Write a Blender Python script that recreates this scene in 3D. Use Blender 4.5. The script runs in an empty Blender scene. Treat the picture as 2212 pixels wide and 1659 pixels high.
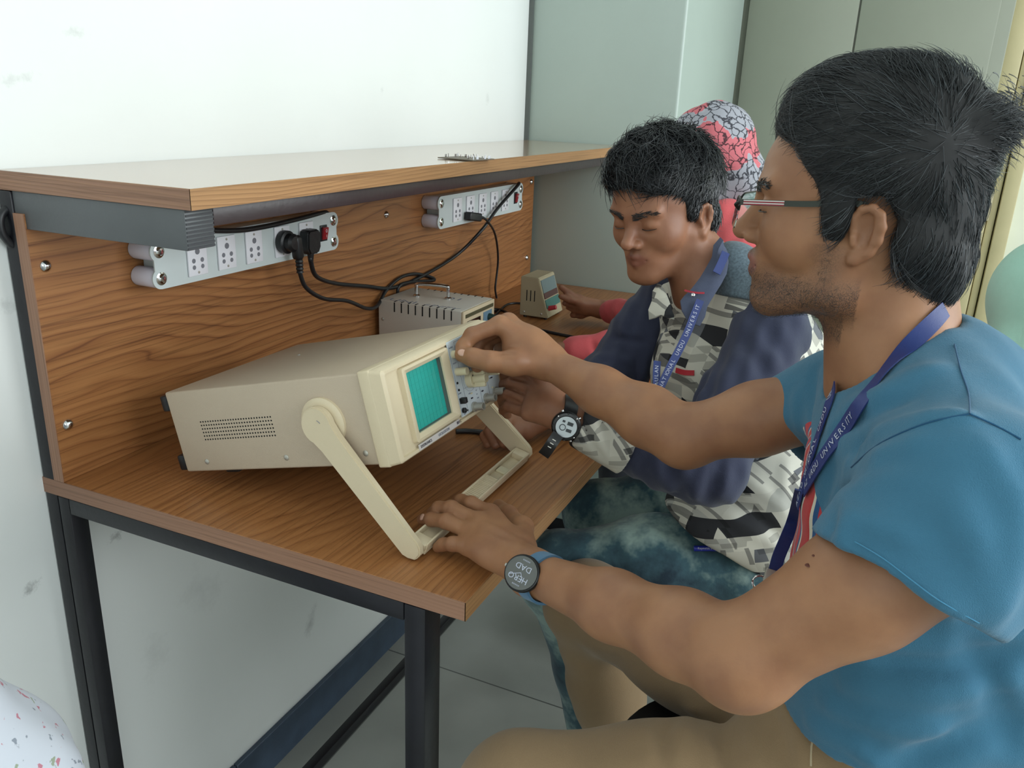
import bpy, bmesh, math, random
import numpy as np
from mathutils import Vector, Matrix, Euler
random.seed(7); np.random.seed(7)
SC = bpy.context.scene
COL = SC.collection
# ------------------------------------------------------------------ camera
Z0 = 0.925                                   # height of the bench top
CAM = Vector((-0.7474, -1.0951, 1.4848))
R_ = Vector((0.4122, -0.9103, 0.0377)); D_ = Vector((-0.2793, -0.1656, -0.9458)); F_ = Vector((0.8672, 0.3794, -0.3225))
FPX = 1779.27
cd = bpy.data.cameras.new('camera'); cam = bpy.data.objects.new('camera', cd); COL.objects.link(cam)
cd.sensor_width = 36; cd.lens = FPX / 2212 * 36; cd.clip_start = 0.02
m3 = Matrix((R_, -D_, -F_)).transposed()
cam.matrix_world = Matrix.Translation(CAM) @ m3.to_4x4()
SC.camera = cam
# ------------------------------------------------------------------ light, world, exposure
SC.view_settings.view_transform = 'Standard'; SC.view_settings.look = 'None'
SC.view_settings.gamma = 1; SC.view_settings.use_curve_mapping = False
SC.view_settings.exposure = 0.0
SC.cycles.use_denoising = True
w = bpy.data.worlds.new('world'); SC.world = w; w.use_nodes = True
bg = w.node_tree.nodes['Background']; bg.inputs[0].default_value = (0.86, 0.95, 1.0, 1); bg.inputs[1].default_value = 1.1
def area(name, loc, target, sx, sy, power, color):
    l = bpy.data.lights.new(name, 'AREA'); l.shape = 'RECTANGLE'; l.size = sx; l.size_y = sy; l.energy = power; l.color = color
    o = bpy.data.objects.new(name, l); COL.objects.link(o); o.location = loc
    o.rotation_euler = (Vector(target) - Vector(loc)).to_track_quat('-Z', 'Y').to_euler(); return o
area('window_light_side', (0.6, -4.3, 2.1), (0.6, 0, 1.2), 4.5, 1.8, 145, (0.92, 0.98, 1.0))
area('area_light_rear', (-3.0, -1.8, 2.3), (1.0, -0.8, 1.0), 2.6, 1.6, 24, (0.9, 0.97, 1.0))  # soft area light before the solid left wall, no window opening there
# ------------------------------------------------------------------ node helpers and materials
def new_mat(name):
    m = bpy.data.materials.new(name); m.use_nodes = True
    nt = m.node_tree; return m, nt, nt.nodes['Principled BSDF']
def nd(nt, typ, **kw):
    n = nt.nodes.new(typ)
    for k, v in kw.items():
        if k in n.inputs: n.inputs[k].default_value = v
        else: setattr(n, k, v)
    return n
def lk(nt, a, b): nt.links.new(a, b)
def rgb(h):                                   # sRGB hex -> linear
    c = [int(h[i:i+2], 16) / 255 for i in (0, 2, 4)]
    return tuple([(x / 12.92 if x <= 0.04045 else ((x + 0.055) / 1.055) ** 2.4) for x in c] + [1])
def ramp(nt, stops, interp='LINEAR'):
    r = nt.nodes.new('ShaderNodeValToRGB'); e = r.color_ramp; e.interpolation = interp
    while len(e.elements) < len(stops): e.elements.new(0.5)
    for i, (p, c) in enumerate(stops):
        e.elements[i].position = p; e.elements[i].color = c if len(c) == 4 else tuple(c) + (1,)
    return r
def coords(nt, scale=(1, 1, 1), rot=(0, 0, 0), loc=(0, 0, 0), kind='Object'):
    t = nt.nodes.new('ShaderNodeTexCoord'); m = nt.nodes.new('ShaderNodeMapping')
    m.inputs['Scale'].default_value = scale; m.inputs['Rotation'].default_value = rot; m.inputs['Location'].default_value = loc
    lk(nt, t.outputs[kind], m.inputs['Vector']); return m.outputs['Vector']
def plain(name, col, rough=0.5, metal=0.0, bump=0.0, bscale=200, var=0.0, vscale=8, spec=None, coat=0.0, trans=0.0, alpha=1.0):
    m, nt, b = new_mat(name)
    if isinstance(col, str): col = rgb(col)
    b.inputs['Base Color'].default_value = col; b.inputs['Roughness'].default_value = rough; b.inputs['Metallic'].default_value = metal
    if spec is not None: b.inputs['Specular IOR Level'].default_value = spec
    if coat: b.inputs['Coat Weight'].default_value = coat; b.inputs['Coat Roughness'].default_value = 0.15
    if trans: b.inputs['Transmission Weight'].default_value = trans
    if alpha < 1: b.inputs['Alpha'].default_value = alpha
    v = coords(nt)
    if var:
        n = nd(nt, 'ShaderNodeTexNoise', Scale=vscale, Detail=4); lk(nt, v, n.inputs['Vector'])
        r = ramp(nt, [(0.3, tuple(c * (1 - var) for c in col[:3])), (0.7, tuple(min(1, c * (1 + var)) for c in col[:3]))])
        lk(nt, n.outputs['Fac'], r.inputs[0]); lk(nt, r.outputs[0], b.inputs['Base Color'])
    if bump:
        n = nd(nt, 'ShaderNodeTexNoise', Scale=bscale, Detail=3); lk(nt, v, n.inputs['Vector'])
        bp = nd(nt, 'ShaderNodeBump', Strength=bump, Distance=0.002); lk(nt, n.outputs['Fac'], bp.inputs['Height']); lk(nt, bp.outputs[0], b.inputs['Normal'])
    return m
def wood(name, cols, rough, freq=85, warp=10, seed=0, coat=0.0, contrast=1.0, along='X', nx=1.0):
    """teak laminate: growth-ring lines running along one axis, bending into cathedral figures"""
    m, nt, b = new_mat(name)
    st = {'X': (1.0 * nx, 4, 4), 'Y': (4, 1.0 * nx, 4), 'Z': (4, 4, 1.0 * nx)}[along]; dr = {'X': (0, 1, 1), 'Y': (1, 0, 1), 'Z': (1, 1, 0)}[along]
    v = coords(nt, st, loc=(seed, seed * .7, seed * .3)); raw = coords(nt)
    n0 = nd(nt, 'ShaderNodeTexNoise', Scale=.9, Detail=3.5, Roughness=.45); lk(nt, v, n0.inputs['Vector'])
    dt = nt.nodes.new('ShaderNodeVectorMath'); dt.operation = 'DOT_PRODUCT'; lk(nt, raw, dt.inputs[0]); dt.inputs[1].default_value = tuple(q * freq for q in dr)
    ad = nt.nodes.new('ShaderNodeMath'); ad.operation = 'MULTIPLY_ADD'; lk(nt, n0.outputs['Fac'], ad.inputs[0]); ad.inputs[1].default_value = warp * 2.6; lk(nt, dt.outputs['Value'], ad.inputs[2])
    fr_ = nt.nodes.new('ShaderNodeMath'); fr_.operation = 'FRACT'; lk(nt, ad.outputs[0], fr_.inputs[0])
    r1 = ramp(nt, [(0, cols[0]), (.05, cols[1]), (.25, cols[2]), (.70, cols[3]), (.93, cols[1]), (1, cols[0])]); lk(nt, fr_.outputs[0], r1.inputs[0])
    big = nd(nt, 'ShaderNodeTexNoise', Scale=.8, Detail=3); lk(nt, v, big.inputs['Vector']); r0 = ramp(nt, [(.3, (.80, .78, .76)), (.7, (1.12, 1.12, 1.12))]); lk(nt, big.outputs['Fac'], r0.inputs[0])
    v3 = coords(nt, tuple(q * (4 if q < 3 else 62) for q in st)); n3 = nd(nt, 'ShaderNodeTexNoise', Scale=1.0, Detail=4, Roughness=.65); lk(nt, v3, n3.inputs['Vector'])
    r3 = ramp(nt, [(.33, (.52, .47, .44)), (.46, (.95, .95, .95)), (.7, (1.08, 1.08, 1.08))]); lk(nt, n3.outputs['Fac'], r3.inputs[0])
    base = nd(nt, 'ShaderNodeMixRGB', blend_type='MIX', Fac=.78 * contrast); base.inputs[1].default_value = cols[3]; lk(nt, r1.outputs[0], base.inputs[2])
    nf = nd(nt, 'ShaderNodeTexNoise', Scale=1.7, Detail=2); lk(nt, v, nf.inputs['Vector']); rf = ramp(nt, [(.35, (.22 * contrast,) * 3), (.65, (.85 * contrast,) * 3)]); lk(nt, nf.outputs['Fac'], rf.inputs[0]); lk(nt, rf.outputs[0], base.inputs[0])
    a = nd(nt, 'ShaderNodeMixRGB', blend_type='MULTIPLY', Fac=.9); lk(nt, base.outputs[0], a.inputs[1]); lk(nt, r0.outputs[0], a.inputs[2])
    c = nd(nt, 'ShaderNodeMixRGB', blend_type='MULTIPLY', Fac=.8 * contrast); lk(nt, a.outputs[0], c.inputs[1]); lk(nt, r3.outputs[0], c.inputs[2])
    lk(nt, c.outputs[0], b.inputs['Base Color']); b.inputs['Roughness'].default_value = rough
    if coat: b.inputs['Coat Weight'].default_value = coat; b.inputs['Coat Roughness'].default_value = 0.12
    bp = nd(nt, 'ShaderNodeBump', Strength=0.05, Distance=0.001); lk(nt, n3.outputs['Fac'], bp.inputs['Height']); lk(nt, bp.outputs[0], b.inputs['Normal'])
    return m
TEAK = [rgb('64391f'), rgb('8f5d36'), rgb('a87547'), rgb('9a673c')]
EDGE = [rgb('6e482c'), rgb('987049'), rgb('b3875c'), rgb('a37a50')]
M = {}
M['panel'] = wood('teak_laminate_panel', TEAK, 0.42, freq=58, warp=7.5, seed=2.0)
M['top'] = wood('teak_laminate_top', TEAK, 0.34, freq=64, warp=7.5, seed=5.0)
M['edge'] = wood('teak_edge_band', EDGE, 0.45, freq=190, warp=7, seed=9, contrast=.9)
M['edge_y'] = wood('teak_edge_band_end', [rgb('6b4a35'), rgb('936b4c'), rgb('a98062'), rgb('96705a')], 0.45, freq=190, warp=7, seed=4, contrast=.8, along='Y')
M['edge_z'] = wood('teak_edge_band_upright', [rgb('6b4a35'), rgb('936b4c'), rgb('a98062'), rgb('96705a')], 0.45, freq=190, warp=7, seed=4, contrast=.8, along='Z')
M['shelf'] = wood('glossy_shelf_laminate', [rgb('7d5836'), rgb('a17a52'), rgb('ac845b'), rgb('9e784f')], 0.22, freq=80, warp=9, seed=7, contrast=.5, coat=.8)
M['steel_black'] = plain('black_painted_steel', '131319', 0.38, bump=.15, bscale=90, var=.25, vscale=30)
M['steel_brown'] = plain('dark_maroon_painted_steel', '3a2f30', 0.35, bump=.15, bscale=90, var=.15)
M['steel_grey'] = plain('grey_painted_steel', '55585a', 0.4, bump=.1, var=.08)
M['chrome'] = plain('chrome', 'd0d0d0', 0.14, metal=1)
M['black_plastic'] = plain('black_plastic', '17191c', 0.42, bump=.1)
M['rubber'] = plain('black_rubber_cable', '1b1c1f', 0.4)
M['white_plastic'] = plain('white_socket_plastic', 'e4e4ea', 0.35)
M['strip'] = plain('pale_grey_painted_strip', 'c6cfcf', 0.42, var=.03)
M['strip_end'] = plain('white_translucent_plastic_end', 'd3d2de', 0.3)
M['dark_hole'] = plain('dark_hole', '0c0c0d', 0.9)
M['grey_hole'] = plain('grey_socket_hole', '77787f', 0.8)
M['red_rocker'] = plain('red_rocker_plastic', '8e1420', 0.3)
M['scope_case'] = plain('beige_painted_steel_case', 'bfae98', 0.5, bump=.25, bscale=900, var=.02)
M['scope_bezel'] = plain('cream_plastic', 'd8c8a9', 0.42, bump=.1, bscale=700)
M['scope_panel'] = plain('pale_blue_grey_panel', 'c9d2d7', 0.45, var=.03, vscale=60)
M['knob'] = plain('ivory_knob_plastic', 'dacfae', 0.4)
M['ink'] = plain('dark_print_ink', '3b3846', 0.7)
M['ink_soft'] = plain('grey_print_ink', '7c8290', 0.7)
M['metal_dull'] = plain('dull_nickel', 'b5b2a8', 0.35, metal=.5)
# ------------------------------------------------------------------ objects
def wloc(o):
    v = Vector((0, 0, 0))
    while o is not None: v += o.location; o = o.parent
    return v
def obj(name, geo, mat, parent=None, smooth=True, label=None, cat=None, group=None, kind=None, origin=None, angle=38):
    """geo: bmesh or (verts, faces) in world coordinates; becomes ONE mesh object"""
    me = bpy.data.meshes.new(name)
    if isinstance(geo, bmesh.types.BMesh): geo.to_mesh(me); geo.free()
    else: me.from_pydata([tuple(v) for v in geo[0]], [], [tuple(f) for f in geo[1]])
    off = wloc(parent) if parent is not None else Vector(origin or (0, 0, 0))
    me.transform(Matrix.Translation(-off))
    for mm in (mat if isinstance(mat, (list, tuple)) else [mat]): me.materials.append(mm)
    if smooth:
        me.shade_smooth()
        if angle:
            try: me.set_sharp_from_angle(angle=math.radians(angle))
            except Exception: pass
    me.update()
    o = bpy.data.objects.new(name, me); COL.objects.link(o)
    if parent is not None: o.parent = parent
    else: o.location = off
    tag(o, label, cat, group, kind); return o
def tag(o, label=None, cat=None, group=None, kind=None):
    if label: o['label'] = label
    if cat: o['category'] = cat
    if group: o['group'] = group
    if kind: o['kind'] = kind
    return o
def thing(name, loc, label, cat, group=None):
    o = bpy.data.objects.new(name, None); COL.objects.link(o); o.location = loc; o.empty_display_size = .05
    return tag(o, label, cat, group)
def copy_tree(o, parent=None):
    c = o.copy(); COL.objects.link(c); c.parent = parent
    for ch in [x for x in bpy.data.objects if x.parent is o and x is not c]: copy_tree(ch, c)
    return c
I4 = Matrix.Identity(4)
def bx(bm, c, s, bevel=0.0, seg=2, X=I4):
    """box centred c size s"""
    r = bmesh.ops.create_cube(bm, size=1.0, matrix=X @ Matrix.Translation(c) @ Matrix.Diagonal((s[0], s[1], s[2], 1)))
    if bevel > 0:
        es = set(e for v in r['verts'] for e in v.link_edges)
        bmesh.ops.bevel(bm, geom=list(es), offset=bevel, segments=seg, affect='EDGES', profile=0.5)
    return bm
def box(lo, hi, bevel=0.0, seg=2, X=I4, bm=None):
    bm = bm or bmesh.new(); lo = Vector(lo); hi = Vector(hi)
    return bx(bm, (lo + hi) / 2, hi - lo, bevel, seg, X)
def basis(axis):
    a = Vector(axis).normalized(); t = Vector((0, 0, 1)) if abs(a.z) < .9 else Vector((1, 0, 0))
    u = a.cross(t).normalized(); return u, a.cross(u).normalized(), a
def lathe(bm, p, axis, prof, n=24, X=I4):
    """prof: list (dist along axis, radius)"""
    u, v, a = basis(axis); p = Vector(p); rings = []
    for d, r in prof:
        rings.append([bm.verts.new(X @ (p + a * d + (u * math.cos(t) + v * math.sin(t)) * max(r, 1e-5))) for t in [2 * math.pi * k / n for k in range(n)]])
    for A, B in zip(rings, rings[1:]):
        for k in range(n): bm.faces.new((A[k], A[(k + 1) % n], B[(k + 1) % n], B[k]))
    bm.faces.new(rings[0][::-1]); bm.faces.new(rings[-1]); return bm
def cyl(bm, a, b, r, n=20, bev=0.0, X=I4):
    a = Vector(a); b = Vector(b); L = (b - a).length
    pr = [(0, r), (L, r)] if bev <= 0 else [(0, r - bev), (bev * .3, r - bev * .3), (bev, r), (L - bev, r), (L - bev * .3, r - bev * .3), (L, r - bev)]
    return lathe(bm, a, b - a, pr, n, X)
def smooth_path(pts, n=8):
    P = [Vector(p) for p in pts]
    if len(P) < 3: return P
    out = []
    for i in range(len(P) - 1):
        p0 = P[max(i - 1, 0)]; p1 = P[i]; p2 = P[i + 1]; p3 = P[min(i + 2, len(P) - 1)]
        for k in range(n):
            t = k / n
            out.append(.5 * ((2 * p1) + (-p0 + p2) * t + (2 * p0 - 5 * p1 + 4 * p2 - p3) * t * t + (-p0 + 3 * p1 - 3 * p2 + p3) * t ** 3))
    out.append(P[-1]); return out
def tube(bm, pts, r, n=8, smooth=6, caps=True, X=I4):
    P = smooth_path(pts, smooth) if smooth else [Vector(p) for p in pts]
    rs = r if callable(r) else (lambda t: r)
    T0 = (P[1] - P[0]).normalized(); u, v, _ = basis(T0); rings = []
    for i, p in enumerate(P):
        T = ((P[min(i + 1, len(P) - 1)] - P[max(i - 1, 0)])).normalized()
        u = (u - T * u.dot(T)).normalized(); v = T.cross(u); rr = rs(i / (len(P) - 1))
        rings.append([bm.verts.new(X @ (p + (u * math.cos(a) + v * math.sin(a)) * rr)) for a in [2 * math.pi * k / n for k in range(n)]])
    for A, B in zip(rings, rings[1:]):
        for k in range(n): bm.faces.new((A[k], A[(k + 1) % n], B[(k + 1) % n], B[k]))
    if caps: bm.faces.new(rings[0][::-1]); bm.faces.new(rings[-1])
    return bm
def ribbon(bm, pts, wdir, width, thick=.0008, X=I4, smooth=6):
    """flat strap following pts; wdir: vector or list of vectors across it"""
    P = smooth_path(pts, smooth) if smooth else [Vector(p) for p in pts]
    if isinstance(wdir, (list, tuple)) and not isinstance(wdir[0], (int, float)): Wd = smooth_path([Vector(x).normalized() for x in wdir], smooth) if smooth else [Vector(x) for x in wdir]
    else: Wd = [Vector(wdir)] * len(P)
    rings = []
    for i, p in enumerate(P):
        T = (P[min(i + 1, len(P) - 1)] - P[max(i - 1, 0)]).normalized(); wv = Wd[i]; wv = (wv - T * wv.dot(T)).normalized(); N = T.cross(wv)
        h = wv * width / 2; k = N * thick / 2
        rings.append([bm.verts.new(X @ q) for q in (p - h - k, p + h - k, p + h + k, p - h + k)])
    for A, B in zip(rings, rings[1:]):
        for k in range(4): bm.faces.new((A[k], A[(k + 1) % 4], B[(k + 1) % 4], B[k]))
    bm.faces.new(rings[0][::-1]); bm.faces.new(rings[-1]); return bm
def prism(bm, poly, a, X=I4, hole=None):
    """polygon poly (2-D pairs mapped by X from (x,y,0)) extruded to thickness a along local z"""
    bot = [bm.verts.new(X @ Vector((p[0], p[1], 0))) for p in poly]; top = [bm.verts.new(X @ Vector((p[0], p[1], a))) for p in poly]
    n = len(poly); bm.faces.new(bot[::-1]); bm.faces.new(top)
    for k in range(n): bm.faces.new((bot[k], bot[(k + 1) % n], top[(k + 1) % n], top[k]))
    return bm
def fix(bm): bmesh.ops.recalc_face_normals(bm, faces=bm.faces); return bm
def text_mesh(s, size, X, depth=0.0002, name='lettering', font_scale=1.0, align='LEFT', sx=1.0, shear=0.0, spacing=1.0):
    cu = bpy.data.curves.new('t', 'FONT'); cu.body = s; cu.size = size; cu.extrude = depth; cu.align_x = align; cu.align_y = 'CENTER'; cu.shear = shear; cu.resolution_u = 2; cu.space_character = spacing
    o = bpy.data.objects.new('t', cu); COL.objects.link(o); bpy.context.view_layer.update()
    me = bpy.data.meshes.new_from_object(o.evaluated_get(bpy.context.evaluated_depsgraph_get()))
    bm = bmesh.new(); bm.from_mesh(me); bmesh.ops.transform(bm, matrix=X @ Matrix.Diagonal((sx, 1, 1, 1)), verts=bm.verts)
    bpy.data.objects.remove(o); bpy.data.curves.remove(cu); bpy.data.meshes.remove(me); return bm
def frame4(o, x, y):
    x = Vector(x).normalized(); y = Vector(y); y = (y - x * y.dot(x)).normalized(); z = x.cross(y)
    mm = Matrix((x, y, z)).transposed().to_4x4(); mm.translation = Vector(o); return mm
# ================================================================== the room
def wall_paint(name, base, stains, streaks=True):
    m, nt, b = new_mat(name); v = coords(nt)
    n = nd(nt, 'ShaderNodeTexNoise', Scale=1.6, Detail=4); lk(nt, v, n.inputs['Vector'])
    c = rgb(base)[:3]; r = ramp(nt, [(0.35, tuple(x * .95 for x in c)), (0.65, c)]); lk(nt, n.outputs['Fac'], r.inputs[0]); last = r.outputs[0]
    g = nt.nodes.new('ShaderNodeNewGeometry')
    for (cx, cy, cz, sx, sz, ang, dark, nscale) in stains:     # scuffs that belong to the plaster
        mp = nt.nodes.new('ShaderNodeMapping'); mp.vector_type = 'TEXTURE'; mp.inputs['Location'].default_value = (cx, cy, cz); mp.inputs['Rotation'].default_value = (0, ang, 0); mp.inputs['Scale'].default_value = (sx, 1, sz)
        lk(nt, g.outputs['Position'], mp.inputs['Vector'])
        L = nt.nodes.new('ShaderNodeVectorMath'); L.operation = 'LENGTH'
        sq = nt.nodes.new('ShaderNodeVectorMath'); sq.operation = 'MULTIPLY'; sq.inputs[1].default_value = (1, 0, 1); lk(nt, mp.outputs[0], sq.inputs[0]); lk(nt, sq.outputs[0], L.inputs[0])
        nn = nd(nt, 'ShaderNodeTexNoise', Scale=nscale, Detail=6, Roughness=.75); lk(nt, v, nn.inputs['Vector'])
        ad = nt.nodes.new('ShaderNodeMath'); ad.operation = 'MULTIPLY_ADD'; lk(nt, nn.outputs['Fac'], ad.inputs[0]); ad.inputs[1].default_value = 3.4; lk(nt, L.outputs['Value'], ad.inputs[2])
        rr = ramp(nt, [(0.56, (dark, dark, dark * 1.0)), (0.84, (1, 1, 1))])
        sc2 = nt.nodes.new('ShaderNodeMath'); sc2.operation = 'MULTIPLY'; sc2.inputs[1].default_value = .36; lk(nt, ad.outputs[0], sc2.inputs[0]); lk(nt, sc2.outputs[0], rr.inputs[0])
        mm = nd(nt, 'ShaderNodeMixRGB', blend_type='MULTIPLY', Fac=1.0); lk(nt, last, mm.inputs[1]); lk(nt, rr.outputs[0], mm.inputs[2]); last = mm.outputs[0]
    lk(nt, last, b.inputs['Base Color']); b.inputs['Roughness'].default_value = .6
    n2 = nd(nt, 'ShaderNodeTexNoise', Scale=60, Detail=3); lk(nt, v, n2.inputs['Vector'])
    bp = nd(nt, 'ShaderNodeBump', Strength=.08, Distance=.002); lk(nt, n2.outputs['Fac'], bp.inputs['Height']); lk(nt, bp.outputs[0], b.inputs['Normal'])
    return m
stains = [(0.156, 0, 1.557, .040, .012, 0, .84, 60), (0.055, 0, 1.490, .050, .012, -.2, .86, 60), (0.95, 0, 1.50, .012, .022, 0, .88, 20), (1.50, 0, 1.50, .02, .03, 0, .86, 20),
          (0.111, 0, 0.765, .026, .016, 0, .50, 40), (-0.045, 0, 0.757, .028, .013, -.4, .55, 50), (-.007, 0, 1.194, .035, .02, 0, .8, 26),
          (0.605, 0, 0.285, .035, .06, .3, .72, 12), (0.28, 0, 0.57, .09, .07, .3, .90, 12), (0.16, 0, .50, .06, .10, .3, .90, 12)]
M['wall'] = wall_paint('white_wall_paint', 'e2e5e2', stains)
obj('wall_back', box((-3.2, 0, 0), (1.775, .15, 3.1)), M['wall'], kind='structure', smooth=False)
obj('wall_right', box((2.95, -5.0, 0), (3.1, .15, 3.1)), plain('cream_wall_paint', 'd9dccb', .7, var=.04), kind='structure', smooth=False)
obj('wall_left', box((-3.35, -5.0, 0), (-3.2, .15, 3.1)), plain('left_wall_paint', 'd9dbd5', .7), kind='structure', smooth=False)
# floor tiles
m, nt, b = new_mat('vitrified_floor_tile'); v = coords(nt, loc=(.27, .11, 0))
bk = nd(nt, 'ShaderNodeTexBrick', Scale=1.0); bk.offset = 0; bk.inputs['Mortar Size'].default_value = .0022; bk.inputs['Brick Width'].default_value = .6; bk.inputs['Row Height'].default_value = .6
bk.inputs['Color1'].default_value = rgb('a3a69f'); bk.inputs['Color2'].default_value = rgb('9da19b'); bk.inputs['Mortar'].default_value = rgb('5d605d'); lk(nt, v, bk.inputs['Vector'])
n = nd(nt, 'ShaderNodeTexNoise', Scale=5, Detail=5); lk(nt, v, n.inputs['Vector']); r = ramp(nt, [(.3, (.86, .86, .86)), (.7, (1.05, 1.05, 1.05))]); lk(nt, n.outputs['Fac'], r.inputs[0])
mm = nd(nt, 'ShaderNodeMixRGB', blend_type='MULTIPLY', Fac=1); lk(nt, bk.outputs[0], mm.inputs[1]); lk(nt, r.outputs[0], mm.inputs[2]); lk(nt, mm.outputs[0], b.inputs['Base Color']); b.inputs['Roughness'].default_value = .28
obj('floor', box((-3.2, -5.0, -.1), (3.1, .15, 0)), m, kind='structure', smooth=False)
# dark blue-grey skirting with a joint
bs = bmesh.new(); xs = [-3.2, -.9, .325, 1.60, 1.775]
for a, c in zip(xs, xs[1:]): box((a + .0012, -.012, 0), (c - .0012, 0, .102), .0015, 1, bm=bs)
obj('baseboard_back', bs, plain('slate_blue_skirting', '3f4e60', .35, var=.15, vscale=20, bump=.1), kind='structure')
# ceiling strip is out of view but closes the room
obj('ceiling', box((-3.2, -5.0, 3.1), (3.1, .15, 3.2)), plain('ceiling_white', 'e8ecec', .8), kind='structure', smooth=False)
# steel cupboards
cup = plain('grey_green_enamel_steel', 'a3b0a8', .33, bump=.05, bscale=40, var=.03, vscale=3)
cupd = plain('darker_grey_green_enamel_steel', '898d7e', .42, bump=.05, bscale=40, var=.03, vscale=3)
seam = M['dark_hole']
t = thing('steel_cupboard', (2.2, -.25, 0), 'tall grey-green steel cupboard side standing against the end of the bench', 'cupboard')
obj('body', box((1.782, -.486, .06), (2.66, -.004, 2.6), .010, 3), cup, t)
obj('plinth', box((1.80, -.47, 0), (2.62, -.01, .06)), M['steel_black'], t)
bmf = bmesh.new(); box((1.772, -.0135, 1.36), (1.7805, .0, 3.0), bm=bmf)
obj('corner_strip', bmf, plain('dark_grey_strip', '5a5f5c', .7), kind='structure', smooth=False)  # narrow dark grey strip in the corner between back wall and cupboard
t = thing('steel_cupboard', (2.85, -.9, 0), 'wide olive-grey steel cupboard with two plain doors, set further back behind the seated people', 'cupboard')
obj('body', box((2.70, -1.375, .06), (2.94, -.10, 2.62), .004, 2), cupd, t)
for a, c in ((-.885, -.50), (-1.330, -.891)):
    dd = obj('door', box((2.684, a, .10), (2.699, c, 2.58), .003, 2), cupd, t)
    bmh = bmesh.new(); cyl(bmh, (2.66, (c if a < -1 else a) - .03 * (1 if a < -1 else -1), 1.0), (2.66, (c if a < -1 else a) - .03 * (1 if a < -1 else -1), 1.12), .006); obj('handle', bmh, M['chrome'], dd)
obj('plinth', box((2.72, -1.36, 0), (2.93, -.12, .06)), M['steel_black'], t)
# beige door frame on the right, with hinge
fr = plain('beige_door_frame_paint', 'b9ae86', .45, var=.05, bump=.1)
bmf = bmesh.new()
for (a, c, d) in ((-1.445, -1.385, .05), (-1.475, -1.449, .035), (-1.53, -1.479, .05)): box((2.93 - d, a, 0), (2.95, c, 2.7), .004, 2, bm=bmf)
obj('trim_2', bmf, fr, kind='structure')
bmf = bmesh.new(); box((2.872, -1.452, 1.13), (2.89, -1.41, 1.24), .004, 2, bm=bmf); cyl(bmf, (2.87, -1.43, 1.15), (2.87, -1.43, 1.22), .008)
obj('trim_3', bmf, plain('painted_hinge', 'a49a7c', .5, var=.2, vscale=60), kind='structure')
# ================================================================== the work bench (one thing: frame, worktop, back panel, shelf)
L = 1.777; D = .72; Z = Z0; HS = 1.375
bench = thing('workbench', (.9, -.35, 0), 'long teak-laminate lab workbench with upright back panel, raised shelf and black steel frame', 'workbench')
def slab(name, lo, hi, mtop, parent, ends=('x',)):
    o = obj(name, box(lo, hi, .0008, 1), mtop, parent); return o
slab('worktop', (.0009, -D + .0012, Z - .025), (L, -.0, Z), M['top'], bench)
wt = bpy.data.objects['worktop']
obj('edge_band', box((0, -D, Z - .0252), (.001, 0, Z - .0004)), M['edge_y'], wt, label='brown edge banding along the left end')
obj('edge_band', box((0, -D - .0002, Z - .0252), (L, -D + .0012, Z - .0004)), M['edge'], wt)
slab('back_panel', (.0011, -.046, Z), (1.765, -.026, Z + .395), M['panel'], bench)
bp_ = bpy.data.objects['back_panel']
obj('edge_band', box((0, -.0462, Z), (.0011, -.026, Z + .395)), M['edge_z'], bp_)
for (x, z) in ((.0218, 1.247), (.0205, 1.011), (.888, 1.231), (1.737, 1.250), (1.727, 1.008)):
    b_ = bmesh.new(); lathe(b_, (x, -.046, z), (0, -1, 0), [(0, .0085), (.0012, .0085), (.0025, .0075), (.0055, .005), (.0066, .001)], 20)
    obj('bolt', b_, M['chrome'], bp_)
slab('shelf', (.001, -.345, HS - .025), (L, -.001, HS), M['shelf'], bench)
sh_ = bpy.data.objects['shelf']
obj('edge_band', box((0, -.3452, HS - .0252), (L, -.344, HS - .0004)), M['edge'], sh_)
obj('edge_band', box((0, -.345, HS - .0252), (.001, 0, HS - .0004)), M['edge_y'], sh_)
# frame: every tube its own part
def rail(name, lo, hi, m='steel_black', bev=.002): return obj(name, box(lo, hi, bev, 2), M[m], bench)
rail('leg', (.0005, -.026, 0), (.03, -.0015, HS - .026))
rail('leg', (.0005, -.05, 0), (.03, -.0275, Z - .0265))
rail('leg', (.0, -.665, 0), (.04, -.635, Z - .0265))
rail('leg', (1.735, -.665, 0), (1.774, -.635, Z - .0265))
rail('leg', (1.735, -.026, 0), (1.77, -.0015, HS - .026))
rail('side_rail', (.0, -.6345, Z - .052), (.025, -.051, Z - .0258))
rail('side_rail', (1.745, -.6345, Z - .052), (1.77, -.051, Z - .0258))
rail('front_rail', (.041, -.66, Z - .052), (1.734, -.64, Z - .0258))
rail('foot_rail', (.03, -.20, .135), (1.735, -.178, .160))
rail('cross_rail', (.005, -.634, .135), (.03, -.0505, .160)); rail('cross_rail', (1.74, -.634, .135), (1.765, -.0505, .160))
rail('shelf_rail', (.003, -.330, HS - .0755), (.05, -.0265, HS - .0255), 'steel_grey', .0015)
rail('shelf_rail', (.0505, -.330, HS - .0505), (L - .003, -.305, HS - .0255), 'steel_brown', .0015)
b_ = bmesh.new()
for k in range(10): box((.004, -.3312, HS - .0745 + k * .005), (.049, -.3300, HS - .0720 + k * .005), bm=b_)
obj('rail_plug', b_, plain('ribbed_grey_plug', '3b3c40', .5), bpy.data.objects['shelf_rail'])
def px(u, v, axis, val):
    d = R_ * ((u - 1106) / FPX) + D_ * ((v - 829.5) / FPX) + F_
    return CAM + d * ((val - CAM[axis]) / d[axis])
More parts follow.
